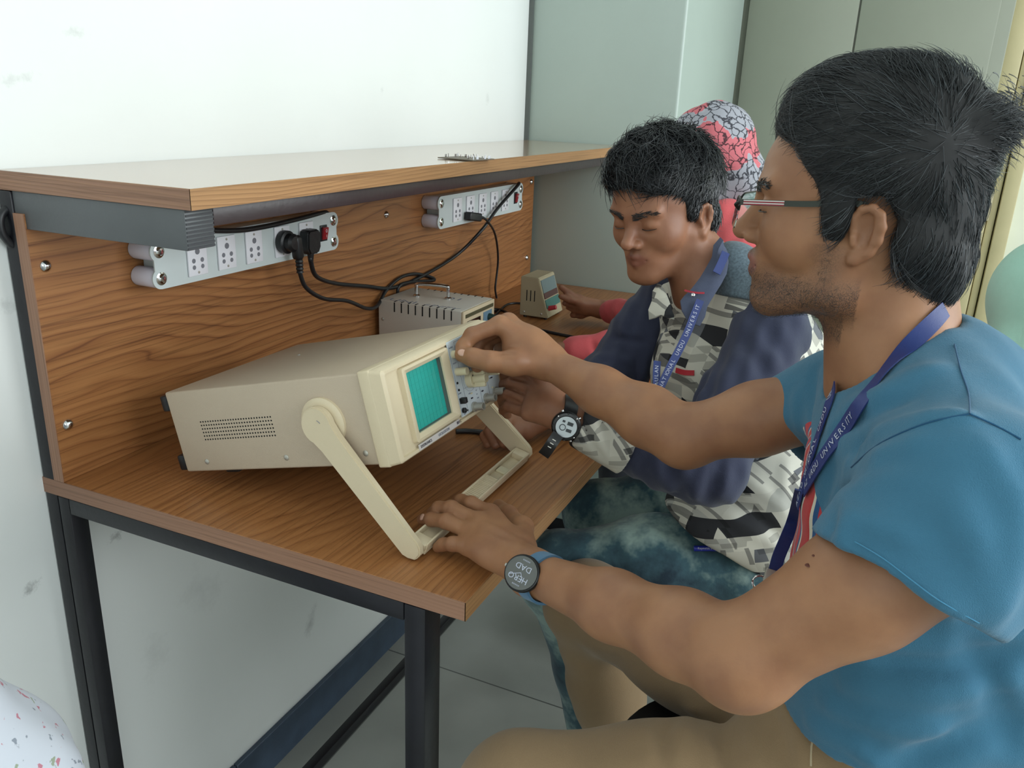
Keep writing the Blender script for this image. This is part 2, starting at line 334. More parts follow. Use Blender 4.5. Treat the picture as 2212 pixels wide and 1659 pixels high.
# ------------------------------------------------------------------ power strips
def strip(x0, x1, z0, z1, label):
    """aluminium extension board on four round stand-offs"""
    t = thing('power_strip', ((x0 + x1) / 2, -.047, (z0 + z1) / 2), label, 'power strip', 'extension boards screwed to the back panel')
    yF = -.092; h = z1 - z0
    # face plate with notched ends
    r = h * .22; n = 8; pts = []
    def lobe(cx, cz, a0, a1): return [(cx + math.cos(a) * r, cz + math.sin(a) * r) for a in [a0 + (a1 - a0) * k / n for k in range(n + 1)]]
    pi = math.pi
    pts += [(x0 + r * .8, z1), (x1 - r * .9, z1)][:0]
    pts += lobe(x1 - r, z1 - r, pi / 2, -pi * .28) + lobe(x1 - r, z0 + r, pi * .28, -pi / 2)
    pts += lobe(x0 + r, z0 + r, -pi / 2, -pi * 1.28 + 0) + lobe(x0 + r, z1 - r, pi * 1.28 - 0, pi / 2)
    X = frame4((0, yF, 0), (1, 0, 0), (0, 0, 1))   # local z -> -y
    bm = prism(bmesh.new(), pts, .0022, X); obj('face_plate', fix(bm), M['strip'], t)
    b = box((x0 + .028, yF + .0002, z0 + .003), (x1 - .028, -.0465, z1 - .003), .002, 2); obj('housing', b, M['strip'], t)
    for cx in (x0 + r, x1 - r):
        for cz in (z0 + r, z1 - r):
            b = bmesh.new(); cyl(b, (cx, -.0465, cz), (cx, yF + .0002, cz), r * .95, 24, .002); e = obj('end_cap', b, M['strip_end'], t)
            b = bmesh.new(); lathe(b, (cx, yF - .0022, cz), (0, -1, 0), [(0, r * .62), (.001, r * .62), (.0016, r * .5), (.002, r * .42), (.0045, r * .3), (.005, .001)], 20); obj('screw', b, M['chrome'], e)
    w = x1 - x0; n = 5
    xs = [x0 + w * f for f in (.19, .33, .47, .61, .75)]
    if x0 < .8: xs = [px(u, v_, 1, yF - .004).x for u, v_ in ((427, 570), (490, 550), (549, 537), (610, 525), (662, 510))]
    for cx in xs:
        bw = w * .087; bh = h * .74; cz = (z0 + z1) / 2; yy = yF - .0024
        s = obj('socket', box((cx - bw / 2, yy - .0032, cz - bh / 2), (cx + bw / 2, yy, cz + bh / 2), .001, 2), M['white_plastic'], t)
        b = bmesh.new()
        for dx, dz, rr in ((0, .20, .0044), (-.22, -.06, .0034), (.22, -.06, .0034), (-.22, -.25, .0032), (.22, -.25, .0032)):
            cyl(b, (cx + dx * bw, yy - .0034, cz + dz * bh), (cx + dx * bw, yy - .0020, cz + dz * bh), rr * bw / .036, 14)
        obj('socket_hole', b, M['grey_hole'], s, kind='stuff', label='round pin holes of the socket')
        for dz in (.40, -.41):
            b = bmesh.new(); lathe(b, (cx, yy - .0032, cz + dz * bh), (0, -1, 0), [(0, .0022), (.0008, .0018), (.0010, .0004)], 12); obj('screw', b, M['metal_dull'], s)
    cx = x0 + w * .895; cz = (z0 + z1) / 2 + h * .0; yy = yF - .0024
    s = obj('switch', box((cx - .011, yy - .002, cz - h * .21), (cx + .011, yy, cz + h * .21), .001, 2), M['black_plastic'], t)
    b = bmesh.new(); X = Matrix.Translation((cx, yy - .004, cz)) @ Matrix.Rotation(.18, 4, 'X'); bx(b, (0, 0, 0), (.015, .006, h * .32), .001, 2, X)
    rk = obj('rocker', b, M['red_rocker'], s)
    b = bmesh.new(); tube(b, [(cx + math.cos(a) * .0022, yy - .0085, cz + h * .07 + math.sin(a) * .003) for a in [k * pi / 6 for k in range(13)]], .0004, 5, 0)
    cyl(b, (cx, yy - .0085, cz - h * .03), (cx, yy - .0085, cz - h * .10), .0004, 5); obj('switch_mark', b, M['white_plastic'], rk)
    return t
strip(.160, .636, 1.192, 1.267, 'white power strip with two black plugs in it, nearer one on the left')
strip(1.046, 1.566, 1.182, 1.262, 'white power strip with one small plug, further right on the panel')
# ------------------------------------------------------------------ plugs
t = thing('power_plug', (.455, -.1, 1.22), 'round black angled plug, left of the two in the nearer power strip', 'plug')
P = px(612, 522, 1, -.10)
b = bmesh.new(); lathe(b, (P.x, -.0975, P.z), (0, -1, 0), [(0, .0195), (.004, .021), (.014, .021), (.016, .0165), (.026, .0165), (.031, .012), (.032, .001)], 28); obj('plug_body', b, M['black_plastic'], t)
b = bmesh.new(); bx(b, (0, 0, 0), (.019, .018, .045), .006, 3, Matrix.Translation((P.x + .012, -.121, P.z - .010)) @ Matrix.Rotation(-.12, 4, 'Y')); obj('plug_arm', b, M['black_plastic'], t)
b = bmesh.new(); lathe(b, (P.x + .016, -.121, P.z - .030), (.05, 0, -1), [(k * .0034, (.0062 if k % 2 else .0078) - k * .0001) for k in range(9)], 14); obj('strain_relief', b, M['rubber'], t)
P1 = Vector((P.x + .017, -.121, P.z - .058))
t = thing('power_plug', (.53, -.1, 1.23), 'square-shouldered black plug, right of the two in the nearer power strip', 'plug')
Q = px(667, 520, 1, -.105)
poly = [(-.020, -.012), (-.013, -.024), (.013, -.024), (.020, -.012), (.019, .016), (.014, .022), (-.014, .022), (-.019, .016)]
b = prism(bmesh.new(), poly, .022, frame4((Q.x, -.0975, Q.z), (1, 0, 0), (0, 0, 1))); fix(b)
bmesh.ops.bevel(b, geom=b.edges[:], offset=.003, segments=3, affect='EDGES'); obj('plug_body', b, M['black_plastic'], t)
b = bmesh.new(); lathe(b, (Q.x, -.108, Q.z - .022), (0, 0, -1), [(0, .007), (.006, .0062), (.018, .0046)], 14); obj('strain_relief', b, M['rubber'], t)
Q1 = Vector((Q.x, -.108, Q.z - .040))
t = thing('power_plug', (1.17, -.1, 1.2), 'small slim black adapter plug in the further power strip', 'plug')
S1 = px(1005, 466, 1, -.105); S2 = px(1040, 470, 1, -.112)
b = bmesh.new(); bx(b, (0, 0, 0), (.060, .02, .022), .004, 3, frame4((S1 + S2) / 2, S2 - S1, (0, 1, 0))); obj('plug_body', b, M['black_plastic'], t)
b = bmesh.new(); lathe(b, S2, S2 - S1, [(-.01, .006), (.012, .0035)], 12); obj('strain_relief', b, M['rubber'], t)
# ------------------------------------------------------------------ cables
def cable(pts, r, label, name='power_cable'):
    b = tube(bmesh.new(), pts, r, 10, 8); return obj(name, b, M['rubber'], label=label, cat='cable', origin=pts[0])
def pv(u, v, y): return px(u, v, 1, y)
cable([P1 + Vector((0, 0, .012)), P1, pv(662, 622, -.12), pv(700, 645, -.12), pv(750, 650, -.11), pv(792, 666, -.09), pv(815, 660, -.07), pv(836, 625, -.055), pv(868, 598, -.052), pv(905, 592, -.052), pv(938, 605, -.052), Vector((.93, -.045 - .012, 1.06)), Vector((.94, -.052, 1.0))], .0042,
      'black cable looping from the angled plug behind the cream power supply')
cable([Q1 + Vector((0, 0, .01)), Q1, pv(684, 597, -.10), pv(725, 612, -.08), pv(790, 618, -.06), pv(845, 622, -.054), pv(905, 600, -.054), pv(985, 552, -.056), pv(1040, 498, -.10), pv(1075, 450, -.110), pv(1118, 401, -.108), pv(1120, 396, -.085)], .0045,
      'black cable running from the square plug up across the further power strip')
cable([S2 + (S2 - S1).normalized() * .011, pv(1055, 480, -.112), pv(1070, 508, -.09), pv(1076, 560, -.07), pv(1070, 620, -.065), pv(1068, 660, -.07), (1.13, -.12, Z + .004), (1.22, -.16, Z + .003), px(1095, 658, 2, Z + .003), px(1130, 655, 2, Z + .003)], .0032,
      'thin black cable dropping from the slim plug to the worktop')
cable([px(1072, 672, 2, Z + .004), px(1062, 668, 2, Z + .004), px(1090, 672, 2, Z + .004), px(1130, 702, 2, Z + .004), px(1190, 718, 2, Z + .004), px(1250, 730, 2, Z + .004), px(1300, 738, 2, Z + .004)], .0038,
      'black cable lying flat on the worktop behind the crossed forearms')
cable([px(985, 932, 2, Z + .005), px(1010, 931, 2, Z + .005), px(1050, 934, 2, Z + .005), px(1075, 932, 2, Z + .004)], .0046,
      'short stretch of black cable on the worktop under the instrument')
cable([pv(30, 450, -.012), pv(14, 452, -.012), pv(3, 466, -.012), pv(1, 486, -.012), pv(8, 508, -.012), pv(26, 530, -.012)], .0055,
      'black cable bulging out past the left end of the bench')
cable([Vector((.034, -.030, 1.325)), pv(60, 452, -.034), pv(130, 455, -.060), pv(215, 477, -.06), pv(330, 492, -.075), pv(430, 497, -.10), pv(510, 498, -.105), pv(570, 490, -.10), pv(640, 474, -.095), pv(700, 459, -.09), pv(706, 464, -.085)], .0045,
      'black cable strung along under the shelf to the nearer power strip')
# small circuit board on the shelf
A = px(974, 344, 2, HS); 
t = thing('circuit_board', (.80, -.29, HS), 'small bare circuit board with upright components lying on the shelf', 'circuit board')
X = frame4(px(1021, 349, 2, HS), px(1068, 346, 2, HS) - px(1021, 349, 2, HS), px(977, 342, 2, HS) - px(1021, 349, 2, HS))
wB = (px(1068, 346, 2, HS) - px(1021, 349, 2, HS)).length; hB = (px(977, 342, 2, HS) - px(1021, 349, 2, HS)).length
obj('board', box((0, 0, .0012), (wB, hB, .0030), X=X), plain('brown_phenolic_board', '6b6152', .6), t)
rg = random.Random(3)
for k in range(26):
    x = wB * (.06 + .88 * rg.random()); y = hB * (.05 + .9 * rg.random()) if k % 3 else hB * .05
    b = bmesh.new()
    if k % 4 == 0: box((x - .002, y - .0012, .003), (x + .002, y + .0012, .009), .0004, 1, X=X, bm=b)
    else: cyl(b, (x, y, .003), (x, y, .008 + .003 * rg.random()), .0011, 8, X=X)
    obj('pin', b, M['chrome'] if k % 3 else M['white_plastic'], t)
# ================================================================== oscilloscope
ang = -1.584; pit = .2543
fS = Vector((math.cos(ang) * math.cos(pit), math.sin(ang) * math.cos(pit), math.sin(pit)))   # towards its front
sS = Vector((-math.sin(ang), math.cos(ang), 0)).normalized()                                 # to its right seen from the camera
uS = sS.cross(-fS) if sS.cross(-fS).z > 0 else sS.cross(fS)
WS, HSc, DS = .302, .1243, .392
PS = Vector((.0868, -.2047, .943))
# local x = across (camera side 0 -> 0.302), y = depth from rear to front, z = up
XS = Matrix((sS, fS, uS)).transposed().to_4x4(); XS.translation = PS
FLIP = XS.determinant() < 0
def sobj(name, b, mat, parent, **k):
    if FLIP: bmesh.ops.reverse_faces(b, faces=b.faces[:])
    return obj(name, b, mat, parent, **k)
scope = thing('oscilloscope', (.24, -.4, Z0), 'beige oscilloscope with green screen, propped up on its carrying handle', 'oscilloscope')
body = sobj('case', box((0, 0, 0), (WS, DS - .036, HSc), .003, 3, X=XS), M['scope_case'], scope)
# camera-side details
b = bmesh.new()
for r in range(6):
    for c in range(28):
        x = .057 + c * .00498 + (r % 1) * .0; z = .049 + r * .0054
        cyl(b, (-.0003, x, z), (.0006, x, z), .00125, 8, X=XS)
sobj('vent_holes', b, M['dark_hole'], body, kind='stuff', label='rows of small round vent holes')
for (y, z) in ((.047, .015), (.201, .016), (.338, .017)):
    b = bmesh.new(); lathe(b, (0, y, z), (-1, 0, 0), [(0, .0042), (.0006, .0042), (.0018, .0028), (.0022, .0005)], 16, X=XS); sobj('screw', b, M['metal_dull'], body)
b = bmesh.new(); lathe(b, (WS * .62, .10, HSc), (0, 0, 1), [(0, .003), (.0015, .002), (.0018, .0003)], 10, X=XS); sobj('screw', b, M['metal_dull'], body)
for (x, z) in ((.014, .014), (.014, .107), (WS - .014, .014), (WS - .014, .107)):
    b = bmesh.new(); bx(b, (x, -.0075, z), (.026, .0148, .024), .003, 2, XS); sobj('rear_foot', b, M['black_plastic'], scope)
for x in (.03, WS - .03):
    b = bmesh.new(); bx(b, (x, .070, -.0052), (.022, .026, .0104), .003, 2, XS); sobj('bottom_foot', b, M['black_plastic'], scope)
# bezel: a deep frame around the front with window and control panel
fy = DS
b = bmesh.new(); x0, x1, z0, z1 = -.004, WS + .004, -.003, HSc + .003
# frame ring built as four bars plus the divider
def bar(a, c, bv=.0022): bx(b, ((a[0] + c[0]) / 2, (a[1] + c[1]) / 2, (a[2] + c[2]) / 2), (c[0] - a[0], c[1] - a[1], c[2] - a[2]), bv, 3, XS)
bar((x0, fy - .036, z0), (x1, fy - .0165, z1), .003)
sobj('bezel', b, M['scope_bezel'], scope); bez = bpy.data.objects['bezel']
# raised front frame: lofted rounded-rectangle rings
def rrect(cx, cz, w, h, r, n=5):
    out = []
    for sx, sz, a0 in ((1, 1, 0), (-1, 1, 90), (-1, -1, 180), (1, -1, 270)):
        for k in range(n + 1):
            a = math.radians(a0 + 90 * k / n); out.append((cx + sx * (w / 2 - r) + math.cos(a) * r, cz + sz * (h / 2 - r) + math.sin(a) * r))
    return out
def ringloft(bm, rings, X, closed_in=True):
    vs = [[bm.verts.new(X @ Vector((p[0], y, p[1]))) for p in pts] for (pts, y) in rings]; n = len(vs[0])
    for A, B in zip(vs, vs[1:]):
        for k in range(n): bm.faces.new((A[k], A[(k + 1) % n], B[(k + 1) % n], B[k]))
    if closed_in: bm.faces.new(vs[-1])
    return vs
cxF = WS / 2; czF = HSc / 2; WF = x1 - x0; HF = z1 - z0
b = bmesh.new()
ringloft(b, [(rrect(cxF, czF, WF - .001, HF - .001, .005), fy - .0175), (rrect(cxF, czF, WF - .006, HF - .006, .005), fy - .002), (rrect(cxF, czF, WF - .012, HF - .010, .004), fy), (rrect(cxF, czF, WF - .020, HF - .018, .003), fy), (rrect(cxF, czF, WF - .0225, HF - .020, .003), fy - .0035), (rrect((.0400 + .158) / 2, (.014 + .1145) / 2 + .001, .108, .094, .003), fy - .0036)], XS, False)
fix(b); obj('front_frame', b, M['scope_bezel'], bez)
# screen surround (raised) and recessed screen
sx0, sx1, sz0, sz1 = .040, .158, .014, .1145
scx, scz, sw, sh_h = (sx0 + sx1) / 2, (sz0 + sz1) / 2 + .001, sx1 - sx0, sz1 - sz0
b = bmesh.new()
ringloft(b, [(rrect(scx, scz, sw + .004, sh_h + .003, .004), fy - .004), (rrect(scx, scz, sw + .002, sh_h + .001, .004), fy + .003), (rrect(scx, scz, sw - .006, sh_h - .006, .003), fy + .0035), (rrect(scx, scz, .092, .0835, .0015), fy - .001), (rrect(scx, scz, .091, .083, .001), fy - .0035)], XS, False)
fix(b); obj('screen_surround', b, M['scope_bezel'], scope)
b = bmesh.new(); ringloft(b, [(rrect(scx, scz, .0915, .0835, .0010), fy - .0030), (rrect(scx, scz, .0905, .0825, .001), fy - .0104)], XS, False); fix(b); obj('screen_recess', b, plain('shadow_grey_recess', '5d6560', .7), scope)  # inner walls coloured dark to paint in the shadow gap around the screen
b = bmesh.new(); ringloft(b, [(rrect(scx, scz, .092, .084, .001), fy - .0107), (rrect(scx, scz, .092, .084, .001), fy - .0098)], XS); fix(b)
m, nt, bb = new_mat('teal_screen_filter'); bb.inputs['Base Color'].default_value = rgb('27a095'); bb.inputs['Roughness'].default_value = .35; bb.inputs['Coat Weight'].default_value = .6; bb.inputs['Coat Roughness'].default_value = .1
bb.inputs['Emission Color'].default_value = rgb('1c9c90'); bb.inputs['Emission Strength'].default_value = .16
scr = obj('screen', b, m, scope, label='teal green screen')
b = bmesh.new()
for k in range(1, 10): box((scx - .045 + .009 * k - .00008, fy - .0098, scz - .041), (scx - .045 + .009 * k + .00008, fy - .00965, scz + .041), X=XS, bm=b)
for k in range(1, 8): box((scx - .045, fy - .0098, scz - .041 + .01025 * k - .00008), (scx + .045, fy - .00965, scz - .041 + .01025 * k + .00008), X=XS, bm=b)
sobj('graticule', b, plain('graticule_line', '1a857b', .4), scr, kind='stuff', label='fine printed grid lines')
# control panel
b = bmesh.new(); bx(b, ((.163 + WS - .008) / 2, fy + .0002, .0655), (WS - .008 - .163, .002, .112), .0006, 1, XS); cp = sobj('control_panel', b, M['scope_panel'], scope)
b = bmesh.new(); bx(b, (.0985, fy + .0002, .0065), (.112, .0012, .0085), .0003, 1, XS); sobj('name_strip', b, plain('pale_grey_name_strip', 'cfc8c4', .5), scope)
yk = fy + .0012
XT = frame4(XS @ Vector((0, fy + .0010, 0)), sS, uS)           # text plane: x across, y up, z outwards?
zsign = (XT.to_3x3() @ Vector((0, 0, 1))).dot(fS)
def stext(s, x, z, size, mat, parent, sx=1.0, name='lettering'):
    b = text_mesh(s, size, XT @ Matrix.Translation((x, z, .0004 * zsign)), .00015, sx=sx); obj(name, b, mat, parent, smooth=False)
stext('SYSTRONICS', .046, .0066, .0052, M['ink'], bez, .95); stext('OSCILLOSCOPE', .0925, .0066, .0052, M['ink_soft'], bez, .85); stext('801C', .145, .0066, .0060, M['ink'], bez)
for s, x, z, sz in (('INTENS', .166, .112, .0032), ('FOCUS', .168, .0885, .003), ('TIME/DIV', .205, .116, .0034), ('VOLTS/DIV', .198, .070, .0028), ('CH1', .193, .036, .003), ('CH2', .237, .036, .003), ('POWER', .165, .044, .0026), ('CAL', .168, .0125, .003), ('TRIG', .262, .040, .003), ('AC', .215, .035, .0026), ('DC', .215, .029, .0026), ('GND', .215, .023, .0024), ('X-Y', .250, .055, .0026), ('ALT', .235, .055, .0026), ('CHOP', .235, .049, .0024), ('INT', .262, .056, .0026), ('EXT', .275, .052, .0026), ('POSITION', .185, .102, .0026)):
    stext(s, x, z, sz, M['ink_soft'], cp)
b = bmesh.new()
for (xa, za, xb, zb) in ((.1645, .118, .1645, .012), (.182, .118, .182, .012), (.228, .066, .228, .012), (.182, .047, .290, .047), (.255, .060, .255, .012), (.182, .118, .290, .118)):
    bx(b, ((xa + xb) / 2, yk + .0002, (za + zb) / 2), (abs(xb - xa) + .0003, .0003, abs(zb - za) + .0003), 0, 1, XS)
for (cx, cz, rr) in ((.203, .056, .0175), (.253, .060, .0175), (.212, .100, .0155)):
    tube(b, [(cx + math.cos(a) * rr, yk + .0002, cz + math.sin(a) * rr) for a in [k * math.pi / 16 for k in range(33)]], .0002, 4, 0, X=XS)
sobj('panel_lines', b, M['ink_soft'], cp, kind='stuff', label='thin printed frames and dials')
def knob(x, z, r1, l1, r2, l2, pointer=0, label=None):
    b = bmesh.new(); prof = [(0, r1), (l1 * .9, r1), (l1, r1 * .93)]
    if r2: prof += [(l1, r2), (l1 + l2 * .92, r2), (l1 + l2, r2 * .9)]
    prof.append((prof[-1][0] + .0001, .0003)); lathe(b, (x, yk, z), (0, 1, 0), prof, 22, X=XS)
    k = sobj('knob', b, M['knob'], scope)
    if pointer:
        b = bmesh.new(); bx(b, (x, yk + l1 + l2 / 2 - .002, z), (.007, l2, r1 * 2.0), .002, 2, XS @ Matrix.Translation((x, 0, z)) @ Matrix.Rotation(pointer, 4, 'Y') @ Matrix.Translation((-x, 0, -z))); sobj('pointer', b, M['knob'], k)
        b = bmesh.new()
        for dz in (-.006, .006): lathe(b, (x - .004, yk + l1, z + dz), (0, 1, 0), [(0, .0016), (.0004, .0014)], 10, X=XS)
        sobj('dot_mark', b, M['dark_hole'], k)
    return k
knob(.1735, .1015, .0058, .018, 0, 0); knob(.1735, .0755, .0058, .018, 0, 0)
knob(.203, .056, .0125, .010, .007, .020, .25); knob(.253, .060, .0125, .010, .007, .020, .6)
knob(.212, .100, .011, .010, .006, .012, 0); knob(.243, .100, .011, .012, .006, .010, 0); knob(.276, .100, .008, .012, 0, 0)
for x, z in ((.2005, .014), (.2405, .0155), (.272, .0165)):
    b = bmesh.new(); lathe(b, (x, yk, z), (0, 1, 0), [(0, .0075), (.003, .0075), (.003, .0058), (.017, .0058), (.017, .0044), (.008, .0040), (.008, .0005)], 18, X=XS); sobj('bnc_socket', b, M['metal_dull'], scope, label='metal coaxial socket')
b = bmesh.new(); bx(b, (.1685, yk + .0045, .0335), (.008, .010, .0085), .001, 2, XS); sobj('push_button', b, M['black_plastic'], scope)
b = bmesh.new(); lathe(b, (.169, yk, .0185), (0, 1, 0), [(0, .004), (.004, .004), (.0045, .002), (.009, .0006)], 14, X=XS); sobj('test_terminal', b, M['black_plastic'], scope)
for x, z in ((.1685, .060), (.1685, .0495), (.2475, .055), (.222, .062), (.192, .088)):
    b = bmesh.new(); lathe(b, (x, yk, z), (0, 1, 0), [(0, .0019), (.0012, .0017)], 10, X=XS); sobj('indicator', b, M['dark_hole'], scope)
rg = random.Random(5)
for k in range(9):
    x = .198 + rg.random() * .075; z = .022 + rg.random() * .028
    b = bmesh.new(); bx(b, (x, yk + .001, z), (.0045, .002, .0018), .0004, 1, XS); sobj('slide_switch', b, M['knob'] if k % 2 else M['ink'], scope)
# carrying handle: two arms and a grip bar resting on the worktop
hinge = XS @ Vector((0, .283, .063)); hingeR = XS @ Vector((WS, .283, .063))
footL = px(921, 1170, 2, Z0 + .012); footR = px(1140, 968, 2, Z0 + .012)
gy = (footL.y + footR.y) / 2
fl = Vector((hinge.x - .014, gy, Z0 + .0135)); fr_ = Vector((hingeR.x + .014, gy, Z0 + .0135))
for h, f, sgn in ((hinge, fl, -1), (hingeR, fr_, 1)):
    b = bmesh.new(); lathe(b, h + Vector((sgn * .0, 0, 0)), sS * sgn, [(0, .035), (.004, .035), (.006, .0325), (.007, .028), (.0072, .001)], 36)
    obj('hinge_boss', fix(b), M['scope_bezel'], scope)
    d = (f - h); Lh = d.length; dn = d.normalized(); nrm = Vector((1, 0, 0)); pe = dn.cross(nrm).normalized()
    X = frame4(h + Vector((sgn * .0075, 0, 0)), dn, pe); zd = (X.to_3x3() @ Vector((0, 0, 1))).x
    rr = .0255; pts = [(math.cos(a) * rr, math.sin(a) * rr) for a in [math.radians(60 + 240 * k / 16) for k in range(17)]]
    w1, w2 = .0195, .0160; end = [(Lh - .004, -w2), (Lh + .004, -w2 * .75), (Lh + .0115, -w2 * .3), (Lh + .0125, 0), (Lh + .0115, w2 * .5), (Lh + .004, w2 * .9), (Lh - .004, w2)]
    pts = pts + [(.03, -w1)] + end + [(.03, w1)]
    th_ = .011 * (1 if zd * sgn > 0 else -1)
    b = prism(bmesh.new(), pts, th_, X); fix(b); bmesh.ops.bevel(b, geom=[e for e in b.edges if len(e.link_faces) == 2 and e.calc_face_angle(0) > 1.2], offset=.0018, segments=2, affect='EDGES')
    a_ = obj('handle_arm', b, M['scope_bezel'], scope)
    if sgn < 0:
        b = bmesh.new(); tube(b, [h + Vector((-.0190, math.cos(a) * .009, math.sin(a) * .009)) for a in [math.radians(100 + k * 8) for k in range(6)]], .0004, 5, 0); obj('scratch', b, M['ink_soft'], a_)
# grip bar: shallow channel with ribbed middle
b = bmesh.new(); xa, xb = fl.x, fr_.x; 
dn = (fl - hinge).normalized(); gp = Vector((1, 0, 0)).cross(dn).normalized()
XG = frame4(Vector(((xa + xb) / 2, gy, Z0 + .0135)), (1, 0, 0), (0, 1, .25))
W2 = (xb - xa) / 2
bx(b, (0, 0, -.004), (2 * W2 + .006, .026, .006), .0015, 2, XG)
for s in (-1, 1): bx(b, (0, s * .0115, .003), (2 * W2 + .002, .0032, .012), .0012, 2, XG)
for s in (-1, 1): bx(b, (s * (W2 - .006), 0, .003), (.022, .024, .010), .002, 2, XG)
grip = obj('grip_bar', b, M['scope_bezel'], scope)
b = bmesh.new()
for k in range(24): bx(b, (-.052 + k * .0045, 0, .0040), (.0026, .0205, .0085), .0011, 2, XG)
bx(b, (0, 0, .001), (.115, .0205, .008), .001, 1, XG)
obj('ribbed_grip', b, M['scope_bezel'], grip)
b = bmesh.new(); bx(b, (.095, 0, .0005), (.018, .018, .004), .001, 1, XG); obj('slot_clip', b, M['knob'], grip)
b = bmesh.new(); bx(b, (-.10, 0, .0005), (.018, .018, .004), .001, 1, XG); obj('slot_clip', b, M['knob'], grip)
# ================================================================== cream power supply behind it
t = thing('power_supply', (.91, -.17, Z0), 'cream metal power supply box with chrome carrying handle behind the oscilloscope', 'power supply')
cr = plain('cream_enamel_box', 'cac5bb', .45, bump=.15, bscale=500, var=.03)
bx0, bx1, by0, by1, bz1 = .829, .990, -.284, -.060, 1.045
obj('case', box((bx0, by0 + .008, Z0 + .006), (bx1, by1, bz1), .003, 2), cr, t); cs = bpy.data.objects['case.001'] if 'case.001' in bpy.data.objects else bpy.data.objects['case']
obj('front_frame', box((bx0 + .001, by0 + .002, Z0 + .007), (bx1 - .001, by0 + .0085, bz1 - .001), .002, 2), M['scope_bezel'], t)
for x in (bx0 + .02, bx1 - .02):
    for y in (by0 + .03, by1 - .03):
        b = bmesh.new(); cyl(b, (x, y, Z0), (x, y, Z0 + .007), .008, 14, .001); obj('foot', b, M['black_plastic'], t)
for k in range(9):
    y = by1 - .044 - k * .0185
    b = bmesh.new(); bx(b, (bx0 - .0002, y, bz1 - .013), (.0012, .0028, .022), 0, 1); bx(b, (bx0 + .006, y, bz1 + .0001), (.012, .0028, .0010), 0, 1)
    obj('vent_slot', b, M['dark_hole'], cs)
for k in range(9):
    y = by1 - .044 - k * .0185; b = bmesh.new(); bx(b, (bx1 - .006, y, bz1 + .0001), (.010, .0028, .0010), 0, 1); obj('vent_slot', b, M['dark_hole'], cs)
for y, z in ((by1 - .012, bz1 - .045),):
    b = bmesh.new(); lathe(b, (bx0, y, z), (-1, 0, 0), [(0, .004), (.0008, .004), (.002, .002), (.0022, .0003)], 12); obj('screw', b, M['metal_dull'], cs)
hA = px(900, 640, 2, bz1); hB_ = px(968, 646, 2, bz1)
b = bmesh.new(); up = Vector((0, 0, .030)); tube(b, [hA, hA + up * .75, hA + up + (hB_ - hA) * .08, hB_ + up + (hA - hB_) * .08, hB_ + up * .75, hB_], .0042, 12, 5)
hd = obj('carrying_handle', b, M['chrome'], t)
for h in (hA, hB_): b = bmesh.new(); lathe(b, h, (0, 0, 1), [(0, .0085), (.003, .0085), (.005, .0055), (.006, .004)], 16); obj('handle_foot', b, M['chrome'], hd)
XT2 = frame4((bx0 + .045, by1 - .03, bz1 + .0002), (0, -1, 0), (1, 0, 0))
b = text_mesh('UNI', .028, frame4((bx0 + .016, by1 - .02, bz1 + .0003), (0, -1, 0), (1, 0, 0)), .0001, sx=1.5); obj('handwriting', b, M['ink_soft'], cs, smooth=False)
b = text_mesh('UNITY', .020, frame4((bx0 + .016, by1 - .115, bz1 + .0003), (0, -1, 0), (1, 0, 0)), .0001, sx=1.4, shear=.3); obj('handwriting', b, M['ink_soft'], cs, smooth=False)
b = text_mesh('01', .028, frame4((bx0 + .10, by1 - .125, bz1 + .0003), (0, -1, 0), (1, 0, 0)), .0001, sx=1.6); obj('handwriting', b, M['ink_soft'], cs, smooth=False)
yf = by0 + .0015
obj('name_band', box((bx0 + .010, yf - .0008, bz1 - .017), (bx1 - .010, yf + .001, bz1 - .009)), plain('olive_band', '58563f', .5), t)
obj('display', box((bx0 + .018, yf - .001, bz1 - .052), (bx0 + .085, yf + .001, bz1 - .026), .001), plain('dark_brown_display', '2c1712', .2), t)
obj('dial_panel', box((bx0 + .10, yf - .001, bz1 - .058), (bx1 - .018, yf + .001, bz1 - .022)), plain('blue_dial_panel', '6f8ea3', .5), t)
b = bmesh.new(); lathe(b, (bx0 + .128, yf - .001, bz1 - .038), (0, -1, 0), [(0, .009), (.012, .0075), (.0125, .001)], 16); obj('knob', b, plain('dark_green_knob', '1f3a36', .4), t)
# ================================================================== small meter the far person holds
t = thing('bench_meter', (1.36, -.22, Z0), 'small beige box with sloping front panel under the far hand', 'meter')
xm0, xm1 = 1.297, 1.41; ym0, ym1 = -.300, -.215; 
poly = [(ym0 - .0, 0), (ym1 + .0, 0), (ym1, .108), (ym1 - .052, .108)]
XM = Matrix(((0, 0, 1, xm0), (1, 0, 0, 0), (0, 1, 0, Z0 + .006), (0, 0, 0, 1)))
b = prism(bmesh.new(), poly, xm1 - xm0, XM); fix(b); bmesh.ops.bevel(b, geom=b.edges[:], offset=.0018, segments=2, affect='EDGES')
mc = obj('case', b, plain('beige_meter_case', 'a89c80', .5, var=.03), t)
for k in range(3): obj('vent_slot', box((xm0 - .0004, -.258 + k * .0115 - .001, Z0 + .048), (xm0 + .0006, -.258 + k * .0115 + .0016, Z0 + .078)), M['dark_hole'], mc)
for y in (ym1 - .013, ym0 + .02): b = bmesh.new(); lathe(b, (xm0, y, Z0 + .016), (-1, 0, 0), [(0, .0035), (.0016, .002), (.002, .0003)], 10); obj('screw', b, M['metal_dull'], mc)
sl = Vector((0, ym0 - (ym1 - .052), -.108)).normalized(); XF = frame4(((xm0 + xm1) / 2, (ym0 + ym1 - .052) / 2, Z0 + .006 + .054), (1, 0, 0), -sl)
nz = (XF.to_3x3() @ Vector((0, 0, 1))); sg = 1 if nz.y < 0 else -1
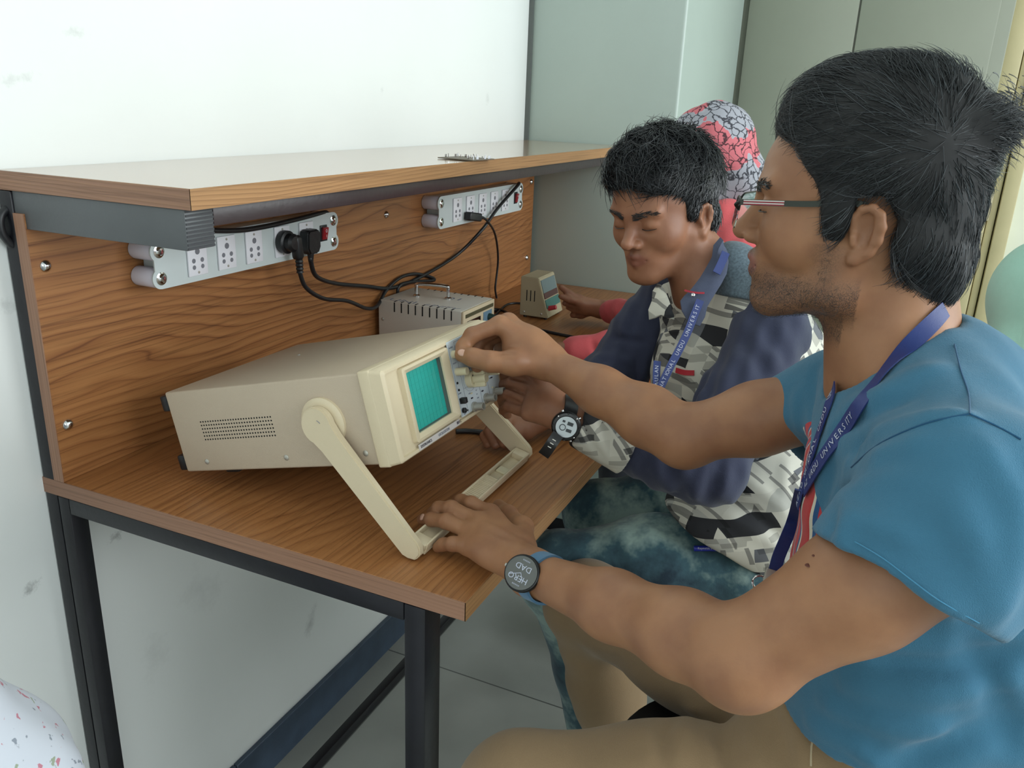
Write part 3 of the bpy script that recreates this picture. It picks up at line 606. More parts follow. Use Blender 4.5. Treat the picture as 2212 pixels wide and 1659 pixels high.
def mp_(name, cx, cy, w, h, mat): b = bmesh.new(); bx(b, (cx, cy, .0008 * sg), (w, h, .0022), .0004, 1, XF); return obj(name, b, mat, t)
mp_('scale_window', 0, .030, .098, .036, plain('grey_blue_meter_window', '6b7a7c', .2)); mp_('dial_face', 0, .004, .098, .016, plain('maroon_meter_band', '4b2626', .4)); mp_('label_plate', 0, -.019, .098, .024, plain('teal_meter_band', '3a6b66', .4))
b = bmesh.new(); lathe(b, XF @ Vector((-.035, -.032, 0)), nz * sg, [(0, .007), (.022, .006), (.0225, .001)], 14); obj('terminal', b, plain('red_terminal', 'c23a46', .35), t)
for x in (xm0 + .012, xm1 - .012):
    for y in (ym0 + .012, ym1 - .012): b = bmesh.new(); cyl(b, (x, y, Z0), (x, y, Z0 + .007), .005, 10); obj('foot', b, M['black_plastic'], t)
# ================================================================== organic shapes: smooth union of tapered limbs, meshed by surface nets
def V3(p): return np.array([p[0], p[1], p[2]], dtype=np.float32)
class Sculpt:
    def __init__(s): s.pr = []; s.disp = []
    def add(s, f, c, r, k=.01, op='u'): s.pr.append((f, V3(c), float(r), k, op)); return s
    def rc(s, a, b, r1, r2, k=.01, op='u', flat=None):
        """tapered capsule; flat=(axis, factor) squeezes it along an axis"""
        a, b = V3(a), V3(b); ab = b - a; L2 = float(ab @ ab) + 1e-12
        if flat is None:
            def f(P):
                q = P - a; t = np.clip(q @ ab / L2, 0, 1); q = q - t[:, None] * ab
                return np.sqrt((q * q).sum(1)) - (r1 + (r2 - r1) * t)
        else:
            n = V3(Vector(flat[0]).normalized()); g = 1.0 / flat[1]
            def f(P):
                q = P - a; t = np.clip(q @ ab / L2, 0, 1); q = q - t[:, None] * ab
                dn = q @ n; q = q + n * (dn * (g - 1))[:, None]
                return (np.sqrt((q * q).sum(1)) - (r1 + (r2 - r1) * t)) * min(1, flat[1] * 1.15)
        return s.add(f, (a + b) / 2, math.sqrt(L2) / 2 + max(r1, r2) * 1.05, k, op)
    def chain(s, pts, rs, k=.006, op='u', flat=None, kk=None):
        for i in range(len(pts) - 1): s.rc(pts[i], pts[i + 1], rs[i], rs[i + 1], k if (i or kk is None) else kk, op, flat)
        return s
    def el(s, c, r, k=.01, op='u', rot=None):
        c = V3(c); r = V3(r); Rm = np.array(rot, dtype=np.float32) if rot is not None else None    # rows of rot = local axes in world
        def f(P):
            q = P - c
            if Rm is not None: q = q @ Rm.T
            k0 = np.sqrt(((q / r) ** 2).sum(1)); k1 = np.sqrt(((q / (r * r)) ** 2).sum(1)) + 1e-9
            return k0 * (k0 - 1) / k1
        return s.add(f, c, float(r.max()) * 1.05, k, op)
    def plane(s, p, n, k=.003, op='cut', only=None):
        """keeps the side n points away from (cuts where (P-p).n > 0); only=(centre, radius) limits it"""
        p = V3(p); n = V3(Vector(n).normalized())
        def f(P):
            d = (P - p) @ n
            if only is not None:
                q = np.sqrt(((P - V3(only[0])) ** 2).sum(1)) - only[1]; d = np.minimum(d, -q)
            return -d
        s.pr.append((f, V3(p), 1e3, k, 'sub')); return s
    def fold(s, a, b, w, amp):
        """soft ridge (+) or valley (-) along a-b"""
        a, b = V3(a), V3(b); ab = b - a; L2 = float(ab @ ab) + 1e-12
        def f(P):
            q = P - a; t = np.clip(q @ ab / L2, 0, 1); q = q - t[:, None] * ab
            e = 1 - .55 * np.abs(2 * t - 1) ** 3
            return amp * e * np.exp(-(q * q).sum(1) / (w * w))
        s.disp.append((f, (a + b) / 2, math.sqrt(L2) / 2 + 2.6 * w)); return s
    def noise(s, freq, amp, dirs=5, seed=0, mask=None, stretch=(1, 1, 1)):
        rg = np.random.RandomState(seed); K = rg.normal(size=(dirs, 3)) * np.array(stretch) * freq; ph = rg.rand(dirs) * 6.28
        def f(P):
            o = np.zeros(len(P), dtype=np.float32)
            for kx, p0 in zip(K, ph): o += np.sin(P @ kx.astype(np.float32) + p0)
            o *= amp / dirs ** .5
            if mask is not None: o *= mask(P)
            return o
        s.disp.append((f, None, None)); return s
    def ev(s, P, c=None, R=None):
        sel = s.pr
        d = np.full(len(P), 1.0, dtype=np.float32)
        for f, pc, pr_, k, op in sel:
            if c is not None and pr_ < 100 and np.linalg.norm(pc - c) > pr_ + R + k + .02: continue
            e = f(P).astype(np.float32)
            if op == 'u':
                h = np.maximum(k - np.abs(d - e), 0) / k; d = np.minimum(d, e) - h * h * k * .25
            else:
                e = -e; h = np.maximum(k - np.abs(d - e), 0) / k; d = np.maximum(d, e) + h * h * k * .25
        for f, dc, dr in s.disp:
            if c is not None and dc is not None and np.linalg.norm(dc - c) > dr + R: continue
            d = d - f(P)
        return d
    def mesh(s, h, lo=None, hi=None, smooth=1):
        us = [p for p in s.pr if p[4] == 'u']
        L = np.min([p[1] - p[2] for p in us], 0) - 3 * h; H = np.max([p[1] + p[2] for p in us], 0) + 3 * h
        if lo is not None: L = np.maximum(L, V3(lo))
        if hi is not None: H = np.minimum(H, V3(hi))
        B = 12; n = np.ceil((H - L) / h / B).astype(int); N = n * B + 1
        G = np.full(tuple(N), 1.0, dtype=np.float32)
        bi = np.stack(np.meshgrid(*[np.arange(k) for k in n], indexing='ij'), -1).reshape(-1, 3)
        cen = (L + (bi * B + B / 2) * h).astype(np.float32); R = B * h * .5 * 1.7321
        dc = s.ev(cen)
        o = np.arange(B + 1); loc = np.stack(np.meshgrid(o, o, o, indexing='ij'), -1).reshape(-1, 3).astype(np.float32) * h
        for b, c, d0 in zip(bi, cen, dc):
            x, y, z = b * B
            if abs(d0) > R * 1.6 + .012:
                if d0 < 0: G[x:x + B + 1, y:y + B + 1, z:z + B + 1] = -1
                continue
            P = loc + (L + b * B * h).astype(np.float32)
            G[x:x + B + 1, y:y + B + 1, z:z + B + 1] = s.ev(P, c, R).reshape(B + 1, B + 1, B + 1)
        for ax in range(3):                                # close at the bounds
            sl = [slice(None)] * 3
            for e in (0, -1): sl[ax] = e; G[tuple(sl)] = np.maximum(G[tuple(sl)], .25 * h)
        ins = G < 0
        S = np.zeros(tuple(N - 1), dtype=np.uint8)
        for dx in (0, 1):
            for dy in (0, 1):
                for dz in (0, 1): S += ins[dx:N[0] - 1 + dx, dy:N[1] - 1 + dy, dz:N[2] - 1 + dz]
        act = np.argwhere((S > 0) & (S < 8)); idx = -np.ones(tuple(N - 1), dtype=np.int32); idx[tuple(act.T)] = np.arange(len(act))
        cr = [(0, 0, 0), (1, 0, 0), (0, 1, 0), (1, 1, 0), (0, 0, 1), (1, 0, 1), (0, 1, 1), (1, 1, 1)]
        cv = [G[act[:, 0] + c[0], act[:, 1] + c[1], act[:, 2] + c[2]] for c in cr]
        acc = np.zeros((len(act), 3), dtype=np.float32); cnt = np.zeros(len(act), dtype=np.float32)
        for i in range(8):
            for j in range(i + 1, 8):
                df = np.array(cr[j]) - np.array(cr[i])
                if np.abs(df).sum() != 1: continue
                m = (cv[i] < 0) != (cv[j] < 0); t = np.where(m, cv[i] / np.where(m, cv[i] - cv[j], 1), 0)
                acc += m[:, None] * (np.array(cr[i], dtype=np.float32) + t[:, None] * df); cnt += m
        ver = (act + acc / cnt[:, None]) * h + L
        faces = []
        for ax in range(3):
            sl0 = [slice(None)] * 3; sl1 = [slice(None)] * 3; sl0[ax] = slice(0, -1); sl1[ax] = slice(1, None)
            ch = ins[tuple(sl0)] != ins[tuple(sl1)]; e = np.argwhere(ch)
            u, v = (ax + 1) % 3, (ax + 2) % 3; ok = (e[:, u] > 0) & (e[:, v] > 0) & (e[:, u] < N[u] - 1) & (e[:, v] < N[v] - 1); e = e[ok]
            q = []
            for du, dv in ((-1, -1), (0, -1), (0, 0), (-1, 0)):
                w = e.copy(); w[:, u] += du; w[:, v] += dv; q.append(idx[w[:, 0], w[:, 1], w[:, 2]])
            q = np.stack(q, 1); inside0 = ins[e[:, 0], e[:, 1], e[:, 2]]; q[~inside0] = q[~inside0][:, ::-1]; faces.append(q)
        F = np.concatenate(faces)
        for _ in range(smooth):                           # light Laplacian relaxation
            s2 = np.zeros_like(ver); c2 = np.zeros(len(ver))
            for a_, b_ in ((0, 1), (1, 2), (2, 3), (3, 0)):
                np.add.at(s2, F[:, a_], ver[F[:, b_]]); np.add.at(c2, F[:, a_], 1); np.add.at(s2, F[:, b_], ver[F[:, a_]]); np.add.at(c2, F[:, b_], 1)
            ver = ver * .5 + .5 * s2 / np.maximum(c2, 1)[:, None]
        return ver.astype(np.float32), F
def np_obj(name, ver, F, mat, parent=None, attrs=None, **k):
    me = bpy.data.meshes.new(name); off = np.array(wloc(parent)) if parent is not None else np.zeros(3)
    ver = np.asarray(ver, dtype=np.float64) - off; nf = len(F); w = F.shape[1]
    me.vertices.add(len(ver)); me.vertices.foreach_set('co', ver.ravel()); me.loops.add(nf * w); me.loops.foreach_set('vertex_index', F.ravel().astype(np.int32))
    me.polygons.add(nf); me.polygons.foreach_set('loop_start', np.arange(nf, dtype=np.int32) * w); me.polygons.foreach_set('loop_total', np.full(nf, w, dtype=np.int32))
    me.update(calc_edges=True); me.validate(); me.shade_smooth()
    for mm in (mat if isinstance(mat, (list, tuple)) else [mat]): me.materials.append(mm)
    for an, val in (attrs or {}).items():
        a = me.attributes.new(an, 'FLOAT', 'POINT'); a.data.foreach_set('value', np.asarray(val, dtype=np.float32))
    o = bpy.data.objects.new(name, me); COL.objects.link(o)
    if parent is not None: o.parent = parent
    tag(o, k.get('label'), k.get('cat'), k.get('group'), k.get('kind')); return o
def poly_sd(Y, Z, poly):
    """signed distance (negative inside) to a 2-D polygon"""
    d = np.full(len(Y), 1e9, dtype=np.float32); ins = np.zeros(len(Y), dtype=bool); n = len(poly)
    for i in range(n):
        ax, ay = poly[i]; bx_, by = poly[(i + 1) % n]; ex, ey = bx_ - ax, by - ay; t = np.clip(((Y - ax) * ex + (Z - ay) * ey) / (ex * ex + ey * ey + 1e-12), 0, 1)
        d = np.minimum(d, (Y - ax - t * ex) ** 2 + (Z - ay - t * ey) ** 2)
        if abs(ey) > 1e-12: c = ((ay > Z) != (by > Z)) & (Y < ex * (Z - ay) / ey + ax); ins ^= c
    d = np.sqrt(d); return np.where(ins, -d, d)
def normals_of(ver, F):
    a, b, c, d = [ver[F[:, i]] for i in range(4)]; fn = np.cross(c - a, d - b); n = np.zeros_like(ver)
    for i in range(4): np.add.at(n, F[:, i], fn)
    return n / (np.linalg.norm(n, axis=1)[:, None] + 1e-12)
def strands(name, roots, nrm, dirs, length, mat, parent, r0=.0005, seg=5, lift=.12, droop=.0, jit=.25, seed=1, curl=0.0, label=None, sides=3, hug=1.0):
    """every strand a thin tapering tube that lies along the surface; length: array"""
    rg = np.random.RandomState(seed); n = len(roots)
    T = dirs + rg.normal(size=(n, 3)) * jit; T -= nrm * (T * nrm).sum(1)[:, None]; T /= np.linalg.norm(T, axis=1)[:, None] + 1e-9
    Bn = np.cross(nrm, T); pts = []; bend = rg.normal(size=n) * curl
    for i in range(seg + 1):
        t = i / seg
        p = roots - nrm * .0012 + T * (length * t)[:, None] + nrm * (length * lift * (np.sin(t * 2.3)) )[:, None] + Bn * (length * bend * t * t)[:, None]
        p -= nrm * (hug * (length * t) ** 2 / .17)[:, None]; p[:, 2] -= droop * length * t * t; pts.append(p)
    rr = r0 * (.6 + .8 * rg.rand(n)); V = []
    for i in range(seg + 1):
        t = i / seg; q = rr * (1 - .85 * t ** 2)
        for j in range(sides):
            a = 2 * math.pi * j / sides; V.append(pts[i] + (nrm * math.cos(a) + Bn * math.sin(a)) * q[:, None])
    V = np.stack(V, 1).reshape(-1, 3); st = (seg + 1) * sides; F = []
    for i in range(seg):
        for j in range(sides): F.append((i * sides + j, i * sides + (j + 1) % sides, (i + 1) * sides + (j + 1) % sides, (i + 1) * sides + j))
    F = (np.array(F)[None] + (np.arange(n) * st)[:, None, None]).reshape(-1, 4)
    return np_obj(name, V, F, mat, parent, label=label, attrs=dict(strand=np.repeat(rg.rand(n), st)))
def pxd(u, v, t): return CAM + (R_ * ((u - 1106) / FPX) + D_ * ((v - 829.5) / FPX) + F_) * t
def pxz(u, v, z): return px(u, v, 2, z)
# ------------------------------------------------------------------ skin, hair, cloth materials
def skin_mat(name, base, dark, lip, beard):
    m, nt, b = new_mat(name); v = coords(nt)
    n = nd(nt, 'ShaderNodeTexNoise', Scale=22, Detail=5); lk(nt, v, n.inputs['Vector']); r = ramp(nt, [(.35, rgb(dark)), (.65, rgb(base))]); lk(nt, n.outputs['Fac'], r.inputs[0]); last = r.outputs[0]
    for an, col, sc, lo_, hi_ in (('lip', lip, None, 0, 1), ('beard', beard, 900, .38, .62), ('tone', dark, None, 0, 1)):
        at = nt.nodes.new('ShaderNodeAttribute'); at.attribute_name = an; f = at.outputs['Fac']
        if sc:
            nn = nd(nt, 'ShaderNodeTexNoise', Scale=sc, Detail=2); lk(nt, v, nn.inputs['Vector']); rr = ramp(nt, [(lo_, (.35, .35, .35)), (hi_, (1, 1, 1))]); lk(nt, nn.outputs['Fac'], rr.inputs[0])
            mu = nt.nodes.new('ShaderNodeMath'); mu.operation = 'MULTIPLY'; lk(nt, f, mu.inputs[0]); lk(nt, rr.outputs[0], mu.inputs[1]); f = mu.outputs[0]
        mm = nd(nt, 'ShaderNodeMixRGB', blend_type='MIX'); lk(nt, f, mm.inputs[0]); lk(nt, last, mm.inputs[1]); mm.inputs[2].default_value = rgb(col); last = mm.outputs[0]
    lk(nt, last, b.inputs['Base Color']); b.inputs['Roughness'].default_value = .48; b.inputs['Specular IOR Level'].default_value = .4
    b.inputs['Subsurface Weight'].default_value = .12; b.inputs['Subsurface Scale'].default_value = .006; b.inputs['Subsurface Radius'].default_value = (1, .35, .2)
    n2 = nd(nt, 'ShaderNodeTexNoise', Scale=420, Detail=3); lk(nt, v, n2.inputs['Vector']); bp = nd(nt, 'ShaderNodeBump', Strength=.12, Distance=.0006); lk(nt, n2.outputs['Fac'], bp.inputs['Height']); lk(nt, bp.outputs[0], b.inputs['Normal'])
    return m
M['skinA'] = skin_mat('warm_brown_skin', '9d7050', '8c6146', '8f5d52', '2f2925')
M['skinB'] = skin_mat('deep_brown_skin', '9a6b50', '865a43', '80503f', '33261f')
def hair_mat(name, col, rough):
    m, nt, b = new_mat(name); at = nt.nodes.new('ShaderNodeAttribute'); at.attribute_name = 'strand'; c_ = rgb(col)[:3]; r = ramp(nt, [(0, tuple(q * .6 for q in c_)), (.6, c_), (1, tuple(min(1, q * 4.2) for q in c_))]); lk(nt, at.outputs['Fac'], r.inputs[0]); lk(nt, r.outputs[0], b.inputs['Base Color']); b.inputs['Roughness'].default_value = rough; b.inputs['Specular IOR Level'].default_value = .6
    return m
M['hair'] = hair_mat('black_hair', '242729', .42); M['hairB'] = hair_mat('black_wet_hair', '1d1f21', .28); M['hair_under'] = hair_mat('dense_black_hair', '101112', .8)
def cloth(name, col, var=.08, scale=6, weave=900, bump=.25, rough=.85):
    m, nt, b = new_mat(name); v = coords(nt); c = rgb(col)[:3]
    n = nd(nt, 'ShaderNodeTexNoise', Scale=scale, Detail=5, Roughness=.6); lk(nt, v, n.inputs['Vector']); r = ramp(nt, [(.3, tuple(x * (1 - var) for x in c)), (.7, tuple(x * (1 + var) for x in c))]); lk(nt, n.outputs['Fac'], r.inputs[0]); lk(nt, r.outputs[0], b.inputs['Base Color'])
    b.inputs['Roughness'].default_value = rough; b.inputs['Sheen Weight'].default_value = .15; b.inputs['Specular IOR Level'].default_value = .25
    n2 = nd(nt, 'ShaderNodeTexNoise', Scale=weave, Detail=2); lk(nt, v, n2.inputs['Vector']); n3 = nd(nt, 'ShaderNodeTexNoise', Scale=28, Detail=4); lk(nt, v, n3.inputs['Vector'])
    ad = nt.nodes.new('ShaderNodeMath'); ad.operation = 'MULTIPLY_ADD'; lk(nt, n3.outputs['Fac'], ad.inputs[0]); ad.inputs[1].default_value = 2.5; lk(nt, n2.outputs['Fac'], ad.inputs[2])
    bp = nd(nt, 'ShaderNodeBump', Strength=bump, Distance=.0012); lk(nt, ad.outputs[0], bp.inputs['Height']); lk(nt, bp.outputs[0], b.inputs['Normal'])
    return m
# ------------------------------------------------------------------ a head with face, built in its own frame (y forward, z up, origin between the ear canals)
class Head:
    def __init__(s, O, yaw=0, pitch=0, roll=0, sc=1.0):
        s.O = Vector(O); s.R = Matrix.Rotation(yaw, 3, 'Z') @ Matrix.Rotation(pitch, 3, 'X') @ Matrix.Rotation(roll, 3, 'Y'); s.sc = sc
        s.Rn = np.array(s.R, dtype=np.float32).T        # rows = local axes in world
    def w(s, x, y, z): return s.O + s.R @ (Vector((x, y, z)) * s.sc)
    def loc(s, P): return ((np.asarray(P, dtype=np.float32) - V3(s.O)) @ s.Rn.T) / s.sc
    def el(s, S, c, r, k=.012, op='u', tilt=0, axis='X', tiltz=0):
        Rt = (s.R @ Matrix.Rotation(tiltz, 3, 'Z') @ Matrix.Rotation(tilt, 3, axis)); S.el(s.w(*c), [q * s.sc for q in r], k, op, rot=np.array(Rt).T)
    def rc(s, S, a, b, r1, r2, k=.008, op='u', flat=None): S.rc(s.w(*a), s.w(*b), r1 * s.sc, r2 * s.sc, k, op, None if flat is None else (s.R @ Vector(flat[0]), flat[1]))
    def build(s, S, nose=1.0, lids=.25, slim=0.0, jawk=1.0):
        e, c = s.el, s.rc
        e(S, (0, -.006, .050), (.072, .087, .084), .01); e(S, (0, .034, .045), (.060 , .0610, .054), .03)
        e(S, (0, .033, -.006), (.059 - slim, .059, .062), .025)
        for q in (1, -1):
            e(S, (q * .041, .054, -.010), (.022, .0235, .022), .030)
            c(S, (q * .058, .004, -.022), (q * (.054 - slim), .014, -.056), .014, .013, .02); c(S, (q * (.054 - slim), .014, -.056), (q * .018, .072, -.077), .013, .014, .02)
            c(S, (q * .010, .089, .033), (q * .044, .079, .037), .0085, .0075, .012)
        e(S, (0, .050, -.060), (.040, .036, .028), .02)
        e(S, (0, .0745, -.0765), (.021, .0185, .0175), .014)
        e(S, (0, .068, -.042), (.031, .0275, .028), .014)
        for q in (1, -1): e(S, (q * .031, .1015, .014), (.017, .0155, .0125), .012, 'sub')
        # nose
        c(S, (0, .090, .026), (0, .100, .001), .0075, .0085, .010); c(S, (0, .100, .001), (0, .1055 * nose, -.0115), .0085, .0105, .006)
        for q in (1, -1): e(S, (q * .0115, .0965, -.0165), (.0075, .0105, .0075), .005)
        for q in (1, -1): e(S, (q * .0062, .1015, -.0245), (.0032, .0052, .0035), .003, 'sub')
        # lips
        c(S, (0, .0945, -.0375), (.021, .084, -.0425), .0062, .003, .005); c(S, (0, .0945, -.0375), (-.021, .084, -.0425), .0062, .003, .005)
        c(S, (0, .0915, -.0505), (.019, .082, -.0455), .0068, .003, .005); c(S, (0, .0915, -.0505), (-.019, .082, -.0455), .0068, .003, .005)
        c(S, (-.0195, .0885, -.0442), (.0195, .0885, -.0442), .0013, .0013, .003, 'sub'); c(S, (-.012, .1005, -.0440), (.012, .1005, -.0440), .0016, .0016, .003, 'sub')
        # eyelids over the eyeballs
        for q in (1, -1):
            e(S, (q * .0310, .0770, .0155), (.0150, .0140, .0130), .005)
            z = .0155 - .0095 * (1 - lids * 2)
            c(S, (q * .0195, .0885, z), (q * .031, .0905, z - .0015), .0009, .0021, .002, 'sub'); c(S, (q * .031, .0905, z - .0015), (q * .0430, .0835, z + .0005), .0021, .0009, .002, 'sub')
            c(S, (q * .018, .0905, .0235), (q * .031, .0945, .0255), .0012, .0014, .003, 'sub'); c(S, (q * .031, .0945, .0255), (q * .0445, .0865, .0225), .0014, .001, .003, 'sub')
            # ear
            g = lambda y, zz, o=0: (q * (.0745 + o), y, zz)
            pts = [g(.003, .006, -.001), g(.004, .017, .001), g(-.001, .0245, .004), g(-.009, .0265, .007), g(-.0165, .021, .009), g(-.019, .011, .009), g(-.0175, -.001, .007), g(-.011, -.012, .003)]
            for i in range(7): c(S, pts[i], pts[i + 1], .0034, .0034, .004)
            c(S, g(-.011, -.012, .003), g(.000, -.020, .001), .0040, .0060, .005)
            e(S, g(-.007, .003, .0), (.0050, .0130, .0215), .006, tilt=.15, tiltz=q * .28); e(S, g(-.007, .004, .0075), (.0070, .0085, .0140), .003, 'sub', tilt=.12)
            c(S, g(-.014, .017, .008), g(-.013, -.004, .006), .0022, .0024, .003); c(S, g(.003, .0, .003), g(.002, -.007, .003), .0034, .003, .003)
    def neck(s, S, base, r1=.054, r2=.062, back=-.030):
        S.rc(s.w(0, back, -.020), base, r1 * s.sc, r2, .03)
    def attrs(s, ver, beard=None):
        L = s.loc(ver); x, y, z = L[:, 0], L[:, 1], L[:, 2]; near = (np.abs(x) < .1) & (np.abs(y) < .13) & (np.abs(z) < .16)
        lip = np.clip(1.25 - np.sqrt((x / .021) ** 2 + ((z + .044) / .0105) ** 2), 0, 1) * (y > .078) * near; lip = np.clip(lip * 3, 0, 1)
        bd = np.zeros(len(ver), dtype=np.float32)
        if beard is not None: bd = beard(x, y, z) * near
        return lip, bd
def eyes(H, parent, iris='1d120c'):
    mw = plain('eye_white', 'c9bfb4', .2); mi = plain('dark_iris', iris, .12)
    for q in (1, -1):
        b = bmesh.new(); bmesh.ops.create_uvsphere(b, u_segments=20, v_segments=14, radius=.0118 * H.sc, matrix=Matrix.Translation(H.w(q * .031, .0765, .0150)))
        e = obj('eye', b, mw, parent)
        b = bmesh.new(); ctr = H.w(q * .031, .0765, .0150); d = (H.R @ Vector((0, .85, -.5))).normalized()
        lathe(b, ctr + d * .0104 * H.sc, d, [(0, .0058), (.0009, .0052), (.0016, .003), (.0018, .0003)], 16); obj('iris', b, mi, e)
def lashes(H, parent, mat, lids):
    z = .0155 - .0095 * (1 - lids * 2)
    for q in (1, -1):
        b = tube(bmesh.new(), [H.w(q * .0195, .0895, z + .0012), H.w(q * .026, .0918, z + .0008), H.w(q * .033, .0918, z + .0006), H.w(q * .0395, .0885, z + .0010), H.w(q * .0445, .0835, z + .0016)], lambda t: .0007 * H.sc * (1.3 - t * .6), 6, 4); obj('eyelashes', b, mat, parent)
def brows(H, ver, nrm, mat, parent, n=260, seed=3):
    """short hairs over each eye"""
    rg = np.random.RandomState(seed)
    for q in (1, -1):
        L = H.loc(ver); t = np.clip((q * L[:, 0] - .012) / .034, 0, 1); zc = .0315 + .006 * np.sin(t * 2.2)
        m = (q * L[:, 0] > .008) & (q * L[:, 0] < .0485) & (np.abs(L[:, 2] - zc) < .0042 * (1.15 - .6 * t)) & (L[:, 1] > .05)
        idx = np.where(m)[0]
        if len(idx) == 0: continue
        idx = idx[rg.randint(0, len(idx), n)]; d = np.array(H.R @ Vector((q * 1.0, -.35, .06)))
        strands('eyebrow', ver[idx] + rg.normal(size=(n, 3)) * .0008, nrm[idx], np.tile(d, (n, 1)), np.full(n, .008), mat, parent, r0=.00042, seg=3, lift=.10, jit=.25, seed=seed)
# ================================================================== tools for placing things on sculpted surfaces
def ray_dir(u, v): return R_ * ((u - 1106) / FPX) + D_ * ((v - 829.5) / FPX) + F_
def hit(S, u, v, t0=.35, t1=2.6):
    d = np.array(ray_dir(u, v)); t = np.linspace(t0, t1, 900); P = (np.array(CAM) + t[:, None] * d).astype(np.float32)
    s = S.ev(P); k = np.argmax(s < 0)
    if s[k] >= 0: return None
    a = t[max(k - 1, 0)] + (t[1] - t[0]) * s[max(k - 1, 0)] / (s[max(k - 1, 0)] - s[k] + 1e-9)
    return CAM + Vector(d) * float(a)
def foldpx(S, pts, w, amp):
    """ridge through surface points seen at these pixels"""
    H = [hit(S, u, v) for u, v in pts]; H = [h for h in H if h is not None]
    for a, b in zip(H, H[1:]):
        if (a - b).length < .25: new.append((S, a, b, w, amp))
new = []
def flush():
    for S, a, b, w, amp in new: S.fold(a, b, w, amp)
    new.clear()
def grad(S, p, e=.002):
    P = np.array([[p[0] + e, p[1], p[2]], [p[0] - e, p[1], p[2]], [p[0], p[1] + e, p[2]], [p[0], p[1] - e, p[2]], [p[0], p[1], p[2] + e], [p[0], p[1], p[2] - e]], dtype=np.float32); d = S.ev(P)
    return Vector((d[0] - d[1], d[2] - d[3], d[4] - d[5])).normalized()
def push_out(S, p, off, it=4):
    p = Vector(p)
    for _ in range(it):
        d = float(S.ev(np.array([p], dtype=np.float32))[0]); p = p + grad(S, p) * (off - d)
    return p
def strap_on(S, pix, width, off, t0=.35, loose=None):
    P = []; W = []
    for q in pix:
        h = hit(S, q[0], q[1], t0) if len(q) == 2 else pxd(*q)
        n = grad(S, h) if len(q) == 2 else None; P.append(h + n * off if n is not None else h); W.append(n)
    return P, W
def letters_along(s, P, across, size, mat, parent, off=.0012, start=0.0, spacing=.78, flip=1, name='lettering'):
    """prints a line of capitals along a strap, one character after the other; joined into one mesh"""
    Pn = P; cum = [0]
    for a, b in zip(Pn, Pn[1:]): cum.append(cum[-1] + (b - a).length)
    out = bmesh.new(); d = start
    for ch in s:
        if ch != ' ':
            if d > cum[-1] - size: break
            i = max(j for j in range(len(cum)) if cum[j] <= d); i = min(i, len(Pn) - 2); f = (d - cum[i]) / max(cum[i + 1] - cum[i], 1e-6)
            p = Pn[i].lerp(Pn[i + 1], f); T = (Pn[i + 1] - Pn[i]).normalized(); A = across[min(i, len(across) - 1)]; A = (A - T * A.dot(T)).normalized(); Nn = T.cross(A) * flip
            X = Matrix((T, A * flip, Nn)).transposed().to_4x4(); 
            if X.determinant() < 0: X = Matrix((T, -A * flip, Nn)).transposed().to_4x4()
            X.translation = p + X.to_3x3() @ Vector((0, 0, off))
            t = text_mesh(ch, size, X, .00005, align='CENTER'); me = bpy.data.meshes.new('t'); t.to_mesh(me); t.free(); out.from_mesh(me); bpy.data.meshes.remove(me)
        d += size * (spacing if ch not in 'MW' else spacing * 1.25) if ch != 'I' else size * .5
    return obj(name, out, mat, parent, smooth=False)
def finger(S, pts, r0, r1, k=.006): n = len(pts); S.chain(pts, [r0 + (r1 - r0) * i / (n - 1) for i in range(n)], k)
def nail(parent, c, n, d, w=.010, l=.011, mat=None):
    X = frame4(Vector(c), Vector(d).cross(Vector(n)), d); b = bmesh.new(); bmesh.ops.create_uvsphere(b, u_segments=14, v_segments=8, radius=1, matrix=X @ Matrix.Diagonal((w / 2, l / 2, .0022, 1)))
    return obj('fingernail', b, mat or M['nail'], parent)
M['nail'] = plain('finger_nail', 'c39a86', .3)
# ================================================================== the near student
A = thing('person', (.12, -1.16, 0), 'person in a blue T-shirt and tan trousers, nearest, turning a knob of the oscilloscope', 'person')
HA = Head((.118, -1.075, 1.385), 0, 0, 0, 1.0)
SA = Sculpt()
HA.build(SA, nose=1.04, lids=.2)
SA.rc(HA.w(0, -.026, -.018), (.122, -1.130, 1.235), .056, .066, .03)
SA.rc((.07, -1.14, 1.255), (-.01, -1.17, 1.225), .044, .045, .03); SA.rc((.165, -1.13, 1.230), (.22, -1.11, 1.17), .036, .04, .03)
SA.rc((.12, -1.165, 1.13), (.115, -1.17, .84), .105, .11, .03, flat=((0, 1, 0), .66))
shL = pxd(2092, 1138, .640); sh2 = pxd(2092, 1068, .645); elL = pxd(1597, 1418, .715); wrL = pxd(1152, 1238, .945)
hemL = pxd(1952, 1262, .655)
SA.rc((-.005, -1.17, 1.20), shL, .05, .05, .03)
SA.chain([shL, shL.lerp(elL, .45), elL], [.050, .0480, .0390], .02)
SA.el(elL + Vector((.0, -.006, -.008)), (.032, .034, .028), .03)
fore = elL.lerp(wrL, .22); SA.chain([elL, fore, elL.lerp(wrL, .55), wrL], [.037, .0375, .0325, .0235], .022); SA.rc(wrL + Vector((-.012, .002, 0)), wrL + Vector((.012, -.002, 0)), .0215, .0215, .012)
shR = pxd(1805, 865, .98); elR = pxd(1478, 942, 1.06); wrR = pxd(1188, 785, 1.185)
SA.rc((.18, -1.11, 1.17), shR, .05, .045, .03)
SA.chain([shR, shR.lerp(elR, .5), elR], [.046, .043, .036], .02); SA.el(elR + Vector((0, -.002, -.010)), (.028, .030, .025), .02)
SA.chain([elR, elR.lerp(wrR, .25), elR.lerp(wrR, .6), wrR], [.036, .0385, .031, .0225], .02)
